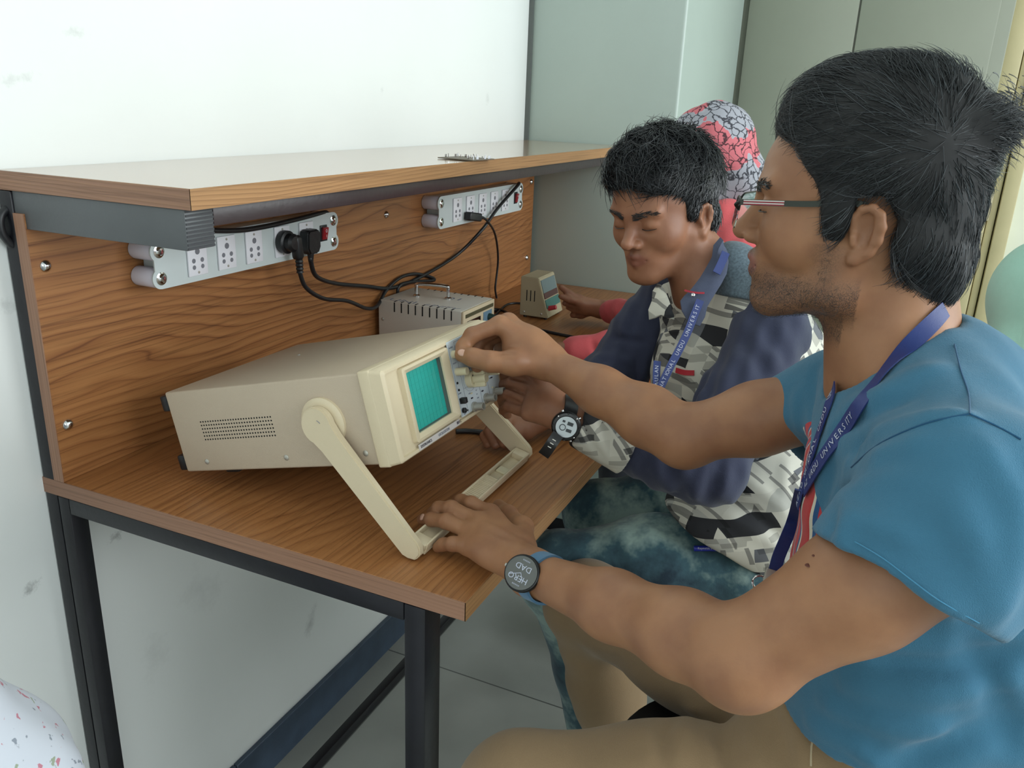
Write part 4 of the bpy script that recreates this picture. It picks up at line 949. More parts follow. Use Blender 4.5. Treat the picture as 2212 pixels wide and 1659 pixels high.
# ---- left hand, spread over the end of the handle on the worktop
z = Z0
def hz(u, v, h): return pxz(u, v, z + h)
K = dict(i=hz(1060, 1110, .040), m=hz(1035, 1128, .042), r=hz(1020, 1152, .038), p=hz(1012, 1180, .031))
for q, rr in (('i', .0135), ('m', .014), ('r', .0135), ('p', .0125)): SA.rc(wrL.lerp(K[q], .12), K[q], .0175, rr, .014)
SA.el(wrL.lerp(K['m'], .55) + Vector((0, 0, -.006)), (.034, .036, .017), .015)
tpL = {'i': [K['i'], hz(1018, 1088, .043), hz(996, 1082, .036), hz(985, 1084, .018)], 'm': [K['m'], hz(975, 1098, .044), hz(948, 1098, .036), hz(934, 1108, .020)],
       'r': [K['r'], hz(965, 1126, .038), hz(932, 1122, .030), hz(913, 1122, .017)], 'p': [K['p'], hz(978, 1175, .026), hz(958, 1176, .017), hz(946, 1182, .010)]}
for q, r0, r1 in (('i', .0110, .0080), ('m', .0112, .0082), ('r', .0108, .0080), ('p', .0098, .0072)): finger(SA, tpL[q], r0, r1)
SA.chain([wrL.lerp(K['i'], .30) + Vector((.018, .0, -.002)), hz(1128, 1140, .026), hz(1098, 1112, .016), hz(1078, 1092, .012)], [.0145, .0135, .0115, .0095], .012)
# ---- right hand pinching a knob
def hd(u, v, t): return pxd(u, v, t)
mcI = hd(1081, 701, 1.185); mcM = hd(1098, 697, 1.212); mcR = hd(1112, 708, 1.236); mcP = hd(1128, 725, 1.255)
for q, rr in ((mcI, .0135), (mcM, .0135), (mcR, .013), (mcP, .012)): SA.rc(wrR.lerp(q, .08), q, .020, rr, .016)
SA.rc(wrR.lerp(mcI, .3), hd(1112, 765, 1.185), .020, .016, .02); SA.el(wrR.lerp(mcM, .55) + Vector((.0, .0, -.010)), (.030, .034, .030), .016)
finger(SA, [mcI, hd(1020, 724, 1.180), hd(1001, 748, 1.178), hd(1000, 765, 1.188)], .0125, .0085)
finger(SA, [mcM, hd(1036, 727, 1.212), hd(1024, 758, 1.205), hd(1031, 792, 1.200)], .0145, .0090)
finger(SA, [mcR, hd(1052, 730, 1.232), hd(1048, 760, 1.222), hd(1062, 782, 1.210)], .0140, .0095)
finger(SA, [mcP, hd(1080, 742, 1.260), hd(1080, 770, 1.245), hd(1092, 780, 1.225)], .0105, .0080)
SA.chain([hd(1160, 785, 1.175), hd(1108, 784, 1.160), hd(1058, 781, 1.152), hd(1022, 772, 1.156), hd(997, 767, 1.166)], [.0180, .0165, .0130, .0112, .0098], .012)
foldpx(SA, [(1068, 766), (1090, 760), (1112, 765)], .004, -.004)
for a, b_ in (((968, 1088), (962, 1106)), ((957, 1118), (953, 1136)), ((1012, 1080), (1006, 1098))): foldpx(SA, [a, b_], .003, -.0012)
for (p, q) in (((1110, 1160), (1045, 1128)), ((1100, 1175), (1040, 1150))): foldpx(SA, [p, q], .004, .0012)
flush()
ver, F = SA.mesh(.0020, smooth=1)
nrmA = normals_of(ver, F)
def beardA(x, y, z):
    a = np.abs(x); jaw = np.clip(1 - np.abs(z + .064 + .0 * y) / .030, 0, 1) * (y > -.01) * (z < -.036 + .10 * np.clip(.02 - y, -.1, .05) * 0)
    chin = np.clip(1.3 - np.sqrt((a / .03) ** 2 + ((z + .080) / .022) ** 2), 0, 1) * (y > .03)
    side = np.clip(1 - np.abs(y - .022) / .020, 0, 1) * (z > -.07) * (z < -.01) * .75
    must = np.clip(1.2 - np.sqrt((a / .024) ** 2 + ((z + .032) / .006) ** 2), 0, 1) * (y > .07) * .8
    und = np.clip((-.070 - z) / .01, 0, 1) * (y > .0) * .9
    return np.clip(np.maximum.reduce([jaw * 1.3, chin, side, must, und]), 0, 1) * np.clip((z + .118) / .02, 0, 1) * .85
lip, bd = HA.attrs(ver, beardA)
tone = np.zeros(len(ver), dtype=np.float32)
for c, r in [(K['i'], .012), (K['m'], .012), (K['r'], .012), (tpL['m'][1], .010), (tpL['r'][1], .010), (tpL['i'][1], .010), (tpL['p'][1], .009), (elL, .03)]:
    tone = np.maximum(tone, np.clip(1 - np.linalg.norm(ver - np.array(c, dtype=np.float32), axis=1) / (r * 1.6), 0, 1))
bodyA = np_obj('body', ver, F, M['skinA'], A, attrs=dict(lip=lip, beard=bd, tone=tone))
eyes(HA, bodyA); brows(HA, ver, nrmA, M['hair'], A, n=600); lashes(HA, bodyA, M['hair'], .2)
# thumb and ring nails
h = hit(SA, 999, 762, .9)
if h: nail(bodyA, h, grad(SA, h), pxd(992, 764, 1.16) - pxd(1020, 770, 1.16), .011, .014)
h = hit(SA, 912, 1117, .7)
if h: nail(bodyA, h, grad(SA, h), tpL['r'][3] - tpL['r'][2], .010, .011)
# beard and sideburn hair, short strands
L = HA.loc(ver); rgn = np.random.RandomState(11); cand = np.where((beardA(L[:, 0], L[:, 1], L[:, 2]) > .45) & (np.abs(L[:, 0]) < .075) & (L[:, 1] > -.005) & (L[:, 2] < -.02) & (L[:, 2] > -.105))[0]
if len(cand):
    ii = cand[rgn.randint(0, len(cand), 1900)]
    strands('beard', ver[ii] + rgn.normal(size=(len(ii), 3)) * .0012, nrmA[ii], np.tile(np.array([0, .55, -.8]), (len(ii), 1)), .004 + .006 * rgn.rand(len(ii)), M['hair'], A, r0=.00012, seg=2, lift=.3, jit=.6, seed=4)
for u_, v_, r_ in ((1747, 1221, .0032), (1758, 1200, .0018)):
    h = hit(SA, u_, v_, .5)
    if h is not None: b = bmesh.new(); bmesh.ops.create_uvsphere(b, u_segments=10, v_segments=6, radius=1, matrix=frame4(h, R_, grad(SA, h).cross(R_)) @ Matrix.Diagonal((r_, r_ * .7, .0006, 1))); obj('skin_mark', b, plain('reddish_brown_mark', '5c2f22', .6), bodyA)
# ---- hair: solid mass with fine strands lying on it
def hair_cap(H, poly, els, name, parent, mat, whorl, n, seed, lenf, r0, head, h=.003, lumps=.0012, flow=None, lift=.12, jit=.22, cutx=0.0, extra=None, curl=.1, hug=1.0):
    S = Sculpt()
    for c, r in els: H.el(S, c, r, .02)
    if extra: extra(S)
    S.noise(90, lumps, 6, seed=seed, stretch=(1, .5, 1))
    def cut(P):
        L = H.loc(P); return -(poly_sd(L[:, 1] + 0 * L[:, 0], L[:, 2], poly) + cutx * 0) * H.sc
    S.pr.append((cut, V3(H.O), 1e3, .004, 'sub'))
    v, F = S.mesh(h, smooth=1); nr = normals_of(v, F); L = H.loc(v)
    cap = np_obj(name, v, F, M['hair_under'], parent)
    rg = np.random.RandomState(seed); dh = head.ev(v); ok = np.where(dh > .001)[0]; idx = ok[rg.randint(0, len(ok), n)]
    Lw = np.array(whorl); d = L[idx] - Lw; rad = d.copy(); W = (H.Rn.T @ rad.T).T
    if flow is not None: W = (H.Rn.T @ flow(L[idx], d).T).T
    ln = lenf(L[idx]) * (.6 + .7 * rg.rand(n)) * H.sc
    Tn = W - nr[idx] * (W * nr[idx]).sum(1)[:, None]; Tn /= np.linalg.norm(Tn, axis=1)[:, None] + 1e-9
    fac = np.full(len(idx), .18)
    for f_ in (.3, .45, .7, 1.0):
        tip = H.loc(v[idx] + Tn * (ln * f_)[:, None]); sd = poly_sd(tip[:, 1], tip[:, 2], poly); fac[(sd < .003) | (tip[:, 1] < -.03)] = f_
    ln = ln * fac
    strands(name + '_strands', v[idx] + rg.normal(size=(len(idx), 3)) * .0012, nr[idx], W, ln, mat, cap, r0=r0, seg=5, lift=lift, jit=jit, seed=seed + 1, curl=curl, hug=hug)
    return cap, S
polyA = [(.088, .088), (.090, .10), (.090, .125), (.078, .140), (.062, .150), (.035, .158), (.012, .163), (-.010, .166), (-.048, .160), (-.072, .148), (-.088, .130), (-.104, .115), (-.112, .098), (-.106, .080), (-.108, .02), (-.102, -.02), (-.096, -.045), (-.090, -.066), (-.076, -.066), (-.060, -.052), (-.040, -.030), (-.030, -.012), (-.030, .020), (-.016, .036), (.004, .034), (.006, .016), (.012, -.006), (.024, -.022), (.030, -.010), (.030, .010), (.036, .030), (.050, .050), (.058, .066), (.064, .076), (.078, .080)]
def flowA(L, d):
    f = d / (np.linalg.norm(d, axis=1)[:, None] + 1e-6); s = np.clip((.05 - L[:, 2]) / .06, 0, 1)[:, None]
    return f * (1 - .6 * s) + s * np.array([0, .35, -.8])
capA, ShA = hair_cap(HA, polyA, [((0, -.012, .063), (.087, .093, .093)), ((0, .030, .086), (.070, .058, .062)), ((0, -.040, .000), (.076, .060, .068)), ((0, -.070, -.035), (.050, .030, .034)), ((.0, .02, .02), (.0765, .03, .05)), ((-.030, -.086, .097), (.024, .020, .017))],
                 'hair', A, M['hair'], (-.066, -.050, .080), 13000, 21, lambda L: .030 + .016 * (L[:, 2] > .05), .00034, SA, flow=flowA, lift=.05, jit=.24)
# tuft standing up at the crown
rg = np.random.RandomState(8); n = 420; cw = HA.w(-.030, -.094, .098); ddr = np.array([HA.R @ Vector((rg.normal() * .4 - .1, -1, .5 + rg.normal() * .4)) for _ in range(n)])
rt = np.array([cw + Vector((rg.normal() * .012, rg.normal() * .008, rg.normal() * .014)) for _ in range(n)]); nn = np.tile(np.array([0, -.5, .85]), (n, 1)); nn /= np.linalg.norm(nn, axis=1)[:, None]
strands('hair_tuft', rt, nn, ddr, .010 + .009 * rg.rand(n), M['hair'], capA, r0=.0005, lift=.1, jit=.25, seed=5, curl=.15)
# ------------------------------------------------------------------ T-shirt
TS = Sculpt()
TS.rc((-.01, -1.178, 1.21), sh2, .064, .070, .035); TS.rc(sh2, hemL + (hemL - sh2) * .3, .070, .0785, .02); TS.rc(shL, hemL, .065, .070, .02)
hR = pxd(1680, 918, 1.03); TS.rc((.20, -1.12, 1.165), shR, .058, .058, .03); TS.rc(shR, hR + (hR - shR) * .3, .058, .054, .02)
nL = R_ * -.50 + D_ * .86 + F_ * .05; TS.plane(hemL, nL, only=(hemL, .20))
nR_ = R_ * -.82 + D_ * .55 + F_ * .1; TS.plane(hR, nR_, only=(hR, .13))
for a_, b_, r1_, r2_ in ((hemL, (hemL - sh2).normalized(), .0600, .0705), (hR, (hR - shR).normalized(), .0475, .0500)): TS.rc(a_ - b_ * .05, a_ + b_ * .05, r1_, r2_, .004, 'sub')
TS.rc((.115, -1.170, 1.155), (.105, -1.185, .88), .150, .158, .03, flat=((0, 1, 0), .74))
TS.rc((.09, -1.235, 1.15), (.09, -1.24, .95), .105, .125, .04)
TS.rc((.01, -1.175, 1.215), (.215, -1.112, 1.180), .060, .055, .04); TS.rc((.115, -1.165, 1.235), (.02, -1.18, 1.222), .062, .055, .04); TS.rc((.12, -1.16, 1.235), (.20, -1.13, 1.205), .055, .05, .04)
TS.plane((.1, -1.16, .905), (0, -.10, -1))
# wrinkles radiating from the near armpit and across the chest
for pts, w_, a_ in (([(1835, 1010), (1900, 940), (2000, 905), (2090, 900)], 0.0072, 0.0148), ([(1825, 1040), (1900, 985), (1990, 955)], 0.0068, 0.0123), ([(1820, 1070), (1840, 1120), (1815, 1165)], 0.0076, 0.0123), ([(1830, 880), (1900, 850), (2010, 800)], 0.0085, 0.0099), ([(1810, 930), (1880, 890), (1970, 860)], 0.0076, -0.0074),
                    ([(1800, 1010), (1770, 1090), (1750, 1170)], 0.0085, -0.0099), ([(1845, 1000), (1860, 960)], 0.0068, -0.0123), ([(2150, 1330), (2190, 1200), (2205, 1080)], 0.0102, 0.0123), ([(1750, 1560), (1850, 1610), (1900, 1650)], 0.0085, 0.0123), ([(1780, 1520), (1900, 1560), (2050, 1580)], 0.0102, 0.0123),
                    ([(1830, 1480), (2000, 1500), (2180, 1470)], 0.0119, 0.0123), ([(2100, 1400), (2150, 1500), (2180, 1600)], 0.0119, -0.0148), ([(1900, 1430), (2050, 1440), (2200, 1400)], 0.0085, -0.0099), ([(1690, 790), (1720, 850), (1730, 930)], 0.0076, 0.0074), ([(1760, 800), (1750, 900), (1745, 960)], 0.0085, -0.0099), ([(1960, 1640), (2060, 1600), (2180, 1560)], 0.0102, -0.0123),
                    ([(1820, 1120), (1890, 1130), (1980, 1170)], 0.0085, 0.0074), ([(2050, 1080), (2120, 1180), (2140, 1300)], 0.0119, 0.0086)): foldpx(TS, pts, w_, a_)
for pts, w_, a_ in (([(1832, 985), (1880, 948), (1950, 925)], .0045, -.0045), ([(1824, 1030), (1872, 1000), (1930, 985)], .0045, -.0045), ([(1818, 1075), (1812, 1120), (1800, 1150)], .006, -.006), ([(1850, 1050), (1920, 1030), (1990, 1040)], .007, .004), ([(1900, 860), (1960, 830), (2040, 790)], .006, .003), ([(1790, 930), (1830, 900), (1890, 880)], .006, .004), ([(2120, 950), (2160, 1010), (2190, 1080)], .010, .004)): foldpx(TS, pts, w_, a_)
flush(); TS.noise(50, .0018, 5, seed=2)
cc = Vector((.115, -1.128, 1.252)); cn = Vector((0, .63, .777)); TS.rc(cc - cn * .035, cc + cn * .14, .0655, .075, .008, 'sub')
bound = TS
v2, F2 = TS.mesh(.0042, smooth=2)
m, nt, b = new_mat('blue_tshirt_cotton'); 
mB = cloth('blue_tshirt_cotton', '3b6c86', .07, 5, 1100, .5); nt = mB.node_tree; b = nt.nodes['Principled BSDF']; old = b.inputs['Base Color'].links[0].from_socket
at = nt.nodes.new('ShaderNodeAttribute'); at.attribute_name = 'print'; v = coords(nt); mp = nt.nodes.new('ShaderNodeSeparateXYZ'); gg = nt.nodes.new('ShaderNodeNewGeometry'); lk(nt, gg.outputs['Position'], mp.inputs[0])
wv = nd(nt, 'ShaderNodeTexWave', Scale=8.0, Distortion=2.2, Detail=1); wv.bands_direction = 'X'; wv.inputs['Detail Scale'].default_value = 1.2; mpp = nt.nodes.new('ShaderNodeMapping'); mpp.inputs['Scale'].default_value = (.8, .1, .5); lk(nt, gg.outputs['Position'], mpp.inputs['Vector']); lk(nt, mpp.outputs[0], wv.inputs['Vector'])
rp = ramp(nt, [(0, rgb('b23232')), (.34, rgb('d0c8b4')), (.55, rgb('23507f')), (.80, rgb('b8343a'))], 'CONSTANT'); lk(nt, wv.outputs['Fac'], rp.inputs[0])
gt = nt.nodes.new('ShaderNodeMath'); gt.operation = 'GREATER_THAN'; gt.inputs[1].default_value = .5; lk(nt, at.outputs['Fac'], gt.inputs[0])
mx = nd(nt, 'ShaderNodeMixRGB'); lk(nt, gt.outputs[0], mx.inputs[0]); lk(nt, old, mx.inputs[1]); lk(nt, rp.outputs[0], mx.inputs[2]); lk(nt, mx.outputs[0], b.inputs['Base Color'])
pr = np.clip(1.5 - np.sqrt(((v2[:, 0] - .115) / .105) ** 2 + ((v2[:, 2] - 1.055) / .125) ** 2), 0, 1) * (v2[:, 1] > -1.12) * (v2[:, 0] < .185)
tee = np_obj('t_shirt', v2, F2, mB, A, attrs=dict(print=pr))
ring = [cc + Vector((math.cos(a) * .0675, math.sin(a) * .0675 * .777, -math.sin(a) * .0675 * .63)) - cn * .004 for a in [2 * math.pi * k / 28 for k in range(29)]]
ring = [push_out(TS, p, .0008, 2) for p in ring]
b = ribbon(bmesh.new(), ring, [(p - cc).cross((0, 0, 0)) if False else (p - cc - cn * .02).normalized() * .6 - cn * .6 for p in ring], .016, .002, smooth=3); obj('collar', b, cloth('collar_rib', '3a7da3', .05), tee)
# seam lines and hem stitching
for pix in ([(2062, 745), (2075, 800), (2092, 850), (2095, 895)], [(2095, 895), (2150, 920), (2205, 950)], [(2093, 895), (2000, 915), (1900, 960), (1840, 1010)]):
    P, W = strap_on(TS, pix, .001, .0006); bb = tube(bmesh.new(), P, .0007, 5, 4); obj('seam', bb, cloth('seam_thread', '1f4f70', .05), tee)
P, W = strap_on(TS, [(1800, 1148), (1850, 1172), (1910, 1208), (1965, 1250), (2030, 1298), (2115, 1345)], .001, .0006); bb = tube(bmesh.new(), P, .0005, 5, 4); obj('hem_stitching', bb, cloth('hem_thread', '4484a5', .05), tee)
# ------------------------------------------------------------------ trousers, shoes, belt area
TR = Sculpt()
TR.el((.115, -1.165, .80), (.170, .125, .125), .03)
hpL, knL, anL = Vector((.045, -1.13, .755)), Vector((-.030, -.815, .700)), Vector((-.010, -.84, .16))
hpR, knR, anR = Vector((.20, -1.11, .765)), Vector((.375, -.755, .715)), Vector((.45, -.86, .22))
TR.chain([hpL, hpL.lerp(knL, .5), knL], [.098, .086, .074], .04); TR.chain([knL, knL.lerp(anL, .35), anL], [.066, .062, .045], .03); TR.rc(knL, knL + Vector((0, .012, -.01)), .066, .062, .02)
TR.chain([hpR, hpR.lerp(knR, .5), knR], [.094, .074, .066], .04); TR.chain([knR, knR.lerp(anR, .35), anR], [.064, .060, .046], .03)
for pts, w_, a_ in (([(1490, 1535), (1480, 1580), (1470, 1650)], .012, .008), ([(1610, 1530), (1625, 1590), (1640, 1655)], .010, .006), ([(1560, 1540), (1565, 1600), (1570, 1655)], .010, -.005), ([(1685, 1500), (1730, 1570), (1745, 1655)], .010, .006), ([(1380, 1570), (1400, 1610), (1410, 1655)], .012, .004), ([(1440, 1560), (1430, 1650)], .010, -.004),
                    ([(1520, 1535), (1530, 1600), (1535, 1655)], .008, .004), ([(1660, 1520), (1690, 1600), (1700, 1655)], .008, -.004), ([(1180, 1350), (1260, 1390), (1350, 1410)], .010, .006), ([(1190, 1390), (1270, 1440), (1340, 1450)], .010, -.005), ([(1170, 1310), (1240, 1340), (1330, 1340)], .010, .005), ([(1450, 1250), (1470, 1290), (1480, 1330)], .010, -.004), ([(1530, 1260), (1540, 1320)], .009, .005)): foldpx(TR, pts, w_, a_)
flush(); TR.noise(45, .0015, 5, seed=9)
v3, F3 = TR.mesh(.005, smooth=2); trA = np_obj('trousers', v3, F3, cloth('tan_cotton_twill', '8f7759', .08, 7, 700, .3), A)
P, W = strap_on(TR, [(1775, 1575), (1755, 1600), (1752, 1655)], .001, .0008)
try: bb = tube(bmesh.new(), P, .0012, 5, 4); obj('pocket_seam', bb, cloth('pocket_thread', 'b3a284', .05), trA)
except Exception: pass
def shoe(name, ank, d, parent, mat, msole):
    S = Sculpt(); d = Vector(d).normalized(); a = Vector((ank.x, ank.y, .0)); S.rc(a + Vector((0, 0, .052)) - d * .03, a + Vector((0, 0, .040)) + d * .12, .040, .034, .02); S.rc(a + Vector((0, 0, .06)), ank, .040, .042, .02); S.plane(a + Vector((0, 0, .014)), (0, 0, -1)); S.plane(ank + Vector((0, 0, .0)), (0, 0, 1))
    v, F = S.mesh(.006); s = np_obj(name, v, F, mat, parent); S = Sculpt(); S.rc(a + Vector((0, 0, .02)) - d * .032, a + Vector((0, 0, .02)) + d * .125, .043, .038, .01); S.plane(a + Vector((0, 0, .016)), (0, 0, 1)); S.plane(a + Vector((0, 0, .001)), (0, 0, -1)); v, F = S.mesh(.006); np_obj('sole', v, F, msole, s); return s
shoe('shoe', Vector((-.010, -.84, .13)), (-.1, 1, 0), A, M['black_plastic'], M['white_plastic']); shoe('shoe', Vector((.455, -.865, .13)), (.15, 1, 0), A, M['black_plastic'], M['white_plastic'])
# ------------------------------------------------------------------ spectacles
G = thing('spectacles', HA.w(0, .1, .01), 'half-rim spectacles with a red and white striped temple on the near person', 'glasses')
glass = plain('clear_lens', 'ffffff', .02, trans=1.0, spec=.5); fr = plain('dark_metal_frame', '24211f', .35, metal=.6)
for q in (1, -1):
    c = HA.w(q * .033, .1135, .008)
    X = frame4(c, HA.R @ Vector((1, -.22 * q, 0)), HA.R @ Vector((0, -.12, 1)))
    pts = rrect_pts = []
    for sx, sz, a0 in ((1, 1, 0), (-1, 1, 90), (-1, -1, 180), (1, -1, 270)):
        for k in range(6): a = math.radians(a0 + 18 * k); pts.append((sx * .014 + math.cos(a) * .010, sz * .004 + math.sin(a) * .010))
    ln = prism(bmesh.new(), pts, .0010, X); obj('lens', fix(ln), glass, G)
    top = [X @ Vector((p[0], p[1], .0005)) for p in pts if p[1] > -.001]
    b = tube(bmesh.new(), top, .0010, 6, 0); rm = obj('rim', b, fr, G)
    t0_, t1_, t2_ = HA.w(q * .062, .106, .0125 + .008), HA.w(q * .071, .050, .024), HA.w(q * .0755, .004, .0285)
    b = bmesh.new(); tube(b, [X @ Vector((q * .024, .006, 0)), HA.w(q * .061, .110, .018), t0_], .0016, 8, 4); obj('hinge', b, fr, G)
    b = ribbon(bmesh.new(), [t0_, t1_, t2_, HA.w(q * .0775, -.014, .022)], (0, 0, 1), .0052, .0022); tm = obj('temple', b, plain('olive_black_temple', '2a2e26', .4), G)
    dN = HA.R @ Vector((q, 0, 0)); u_, v_ = t0_.lerp(t1_, .06), t0_.lerp(t1_, .72)
    for k, (dz, mt) in enumerate(((.0015, 'w'), (0, 'r'), (-.0015, 'w'))):
        pass
    for dz, col in ((.0017, 'cfc8c4'), (.0006, '8e2b34'), (-.0006, 'cfc8c4'), (-.0017, '8e2b34')):
        b = ribbon(bmesh.new(), [u_ + dN * .0016 + Vector((0, 0, dz)), v_ + dN * .0016 + Vector((0, 0, dz))], (0, 0, 1), .0009, .0006, smooth=0); obj('stripe', b, plain('temple_stripe_' + col, col, .4), tm)
b = tube(bmesh.new(), [HA.w(.012, .1165, .011), HA.w(0, .1185, .014), HA.w(-.012, .1165, .011)], .0010, 8, 4); obj('bridge', b, fr, G)
# ------------------------------------------------------------------ lanyard
LM = plain('blue_satin_lanyard', '24356f', .42, bump=.2, bscale=1500); LT = plain('white_lanyard_print', 'b9bdcc', .6)
both = Sculpt(); both.pr = SA.pr + TS.pr
ly = thing('lanyard', (.12, -1.07, 1.2), 'blue lanyard with white lettering around the neck of the near person', 'lanyard')
near = [(2038, 668), (2010, 700), (1975, 738), (1935, 780), (1895, 828), (1860, 876), (1828, 925), (1795, 970), (1765, 1015), (1742, 1060)]
def srf(u, v, off=.0022):
    h1 = hit(SA, u, v, .5, 1.4); h2 = hit(TS, u, v, .5, 1.4); c = [(h, S) for h, S in ((h1, SA), (h2, TS)) if h is not None]
    if not c: return None, None
    h, S = min(c, key=lambda q: (q[0] - CAM).length); n = grad(S, h); return h + n * off, n
def strap(pixels, width, name, text=None, off=.0025, size=.009, start=.02):
    P, N = [], []
    for q in pixels:
        if len(q) == 3: P.append(pxd(*q)); N.append(N[-1] if N else Vector((-1, 0, 0)))
        else:
            p, n = srf(q[0], q[1], off)
            if p is not None: P.append(p); N.append(n)
    W = []
    for i, p in enumerate(P): T = (P[min(i + 1, len(P) - 1)] - P[max(i - 1, 0)]).normalized(); W.append(T.cross(N[i]).normalized())
    o = obj(name, ribbon(bmesh.new(), P, W, width, .0012, smooth=4), LM, ly)
    if text:
        Pr = smooth_path(P, 4)[::-1]; Wr = smooth_path(W, 4)[::-1]; letters_along(text, Pr, Wr, size, LT, o, start=start)
    return o
strap(near, .0155, 'strap', 'AZ URDU UNIVERSITY', start=.010, size=.0088)
strap([(1806, 835), (1798, 862), (1786, 900), (1772, 942), (1758, 985), (1745, 1030), (1734, 1068), (1728, 1095)], .0125, 'strap', 'AZAD NATIONAL URDU UNIVERSITY', start=.004, size=.0088)
e0 = srf(1738, 1062)[0] or pxd(1738, 1062, .95)
tl = [e0, pxd(1716, 1120, .955), pxd(1700, 1160, .965), pxd(1683, 1200, .975), pxd(1674, 1232, .98)]
obj('strap_tail', ribbon(bmesh.new(), tl, R_ * .9 + D_ * .35, .0150, .0016), LM, ly)
cl = pxd(1668, 1245, .98); b = bmesh.new(); bx(b, (0, 0, 0), (.019, .016, .004), .001, 2, frame4(cl, R_ * .93 + D_ * .3, D_)); obj('clip', b, M['metal_dull'], ly)
rc_ = pxd(1640, 1258, .98); b = tube(bmesh.new(), [rc_ + (R_ * math.cos(a) + D_ * math.sin(a)) * .008 for a in [k * math.pi / 10 for k in range(21)]], .0013, 8, 0); obj('ring', b, M['chrome'], ly)
# ------------------------------------------------------------------ wristwatch of the near person
wt_ = thing('wristwatch', wrL, 'round black watch with white lettering and blue strap on the near person resting hand', 'watch')
wc = hit(SA, 1133, 1240, .7) or wrL; wn = (grad(SA, wc) + (CAM - wc).normalized() * .7).normalized(); wc = wc + wn * .004
up_ = R_ * -.39 + D_ * .92; up_ = (up_ - wn * up_.dot(wn)).normalized()
XW = frame4(wc, up_.cross(wn), up_); nzw = XW.to_3x3() @ Vector((0, 0, 1)); s_ = 1 if nzw.dot(wn) > 0 else -1
b = bmesh.new(); lathe(b, wc - wn * .002, wn, [(0, .0195), (.002, .0208), (.007, .0208), (.0085, .0200), (.009, .0186), (.0082, .0184)], 36); obj('watch_case', b, plain('black_watch_case', '17181a', .35, metal=.3), wt_)
b = bmesh.new(); lathe(b, wc + wn * .0082, wn, [(0, .0184), (.0004, .0184), (.0005, .0002)], 36); wd = obj('dial', b, plain('grey_black_dial', '4a4c48', .35, coat=1), wt_)
for tx, dx, dy, sz in (('HERO', .001, .0062, .0092), ('DAD', 0, -.0066, .0092), ('*****', 0, -.0150, .0045), ('*****', 0, .0128, .0045)):
    X = XW @ Matrix.Translation((dx, dy, .0089 * s_));  
    if s_ < 0: X = X @ Matrix.Rotation(math.pi, 4, 'Y')
    t_ = text_mesh(tx, sz, X, .0001, align='CENTER'); obj('dial_lettering', t_, LT, wd, smooth=False)
for ang_, ln_ in ((.5, .014), (2.2, .010)): b = bmesh.new(); cyl(b, wc + wn * .0092, wc + wn * .0092 + (XW.to_3x3() @ Vector((math.cos(ang_), math.sin(ang_), 0))) * ln_, .0004, 6); obj('watch_hand', b, LT, wd)
b = bmesh.new(); cyl(b, wc + wn * .003 + XW.to_3x3() @ Vector((-.0225, 0, 0)), wc + wn * .003 + XW.to_3x3() @ Vector((-.0200, 0, 0)), .0024, 12); cyl(b, wc + wn * .003 + XW.to_3x3() @ Vector((.0225, 0, 0)), wc + wn * .003 + XW.to_3x3() @ Vector((.0200, 0, 0)), .0020, 12); obj('crown', b, M['metal_dull'], wt_)
axw = (wrL - elL).normalized(); pts = []
e1 = (wn - axw * wn.dot(axw)).normalized(); e2 = axw.cross(e1); wctr = wrL + axw * (wc - wrL).dot(axw)
for k in range(25): a = 2 * math.pi * k / 24; pts.append(push_out(SA, wctr + (e1 * math.cos(a) + e2 * math.sin(a)) * .034, .0016, 3))
b = ribbon(bmesh.new(), pts, axw, .019, .0028, smooth=2); obj('strap', b, cloth('blue_grey_watch_strap', '4f7390', .1, 30), wt_)
# ================================================================== the second student
Bp = thing('person', (.66, -.95, 0), 'person with wet black hair in a patchwork shirt and jeans, looking down at the oscilloscope', 'person')
HB = Head((.6571, -.7532, 1.3073), 1.2057, -.217, .0776, .97)
SB = Sculpt()
HB.build(SB, nose=1.05, lids=.12, slim=.006)
nbB = pxd(1552, 640, 1.42)
SB.rc(HB.w(0, -.028, -.020), nbB, .048, .058, .03)
shBL = pxd(1665, 715, 1.31); elBL = pxd(1530, 1010, 1.235); wrBL = pxd(1222, 902, 1.215)
shBR = pxd(1440, 650, 1.56); elBR = pxd(1335, 800, 1.56); wrBR = pxd(1130, 925, 1.43)
peB = pxd(1650, 1170, 1.45); chB = pxd(1575, 800, 1.45)
SB.rc(nbB, chB, .07, .09, .04); SB.rc(chB, peB, .09, .10, .04)
SB.chain([chB + Vector((0, 0, .04)), shBL, shBL.lerp(elBL, .5), elBL], [.05, .036, .036, .033], .02); SB.chain([elBL, elBL.lerp(wrBL, .3), wrBL], [.034, .034, .0225], .02)
SB.chain([chB + Vector((0, 0, .04)), shBR, shBR.lerp(elBR, .5), elBR], [.05, .044, .038, .033], .02); SB.chain([elBR, elBR.lerp(wrBR, .3), wrBR], [.033, .032, .022], .02)
def q3(u, v, t): return pxd(u, v, t)
kI, kM, kR, kP = q3(1160, 822, 1.265), q3(1158, 846, 1.250), q3(1150, 870, 1.240), q3(1142, 893, 1.235)
for kk_, rr in ((kI, .0135), (kM, .0140), (kR, .0135), (kP, .0125)): SB.rc(wrBL.lerp(kk_, .10), kk_, .0175, rr, .012)
SB.el(wrBL.lerp(kM, .5), (.028, .030, .024), .014)
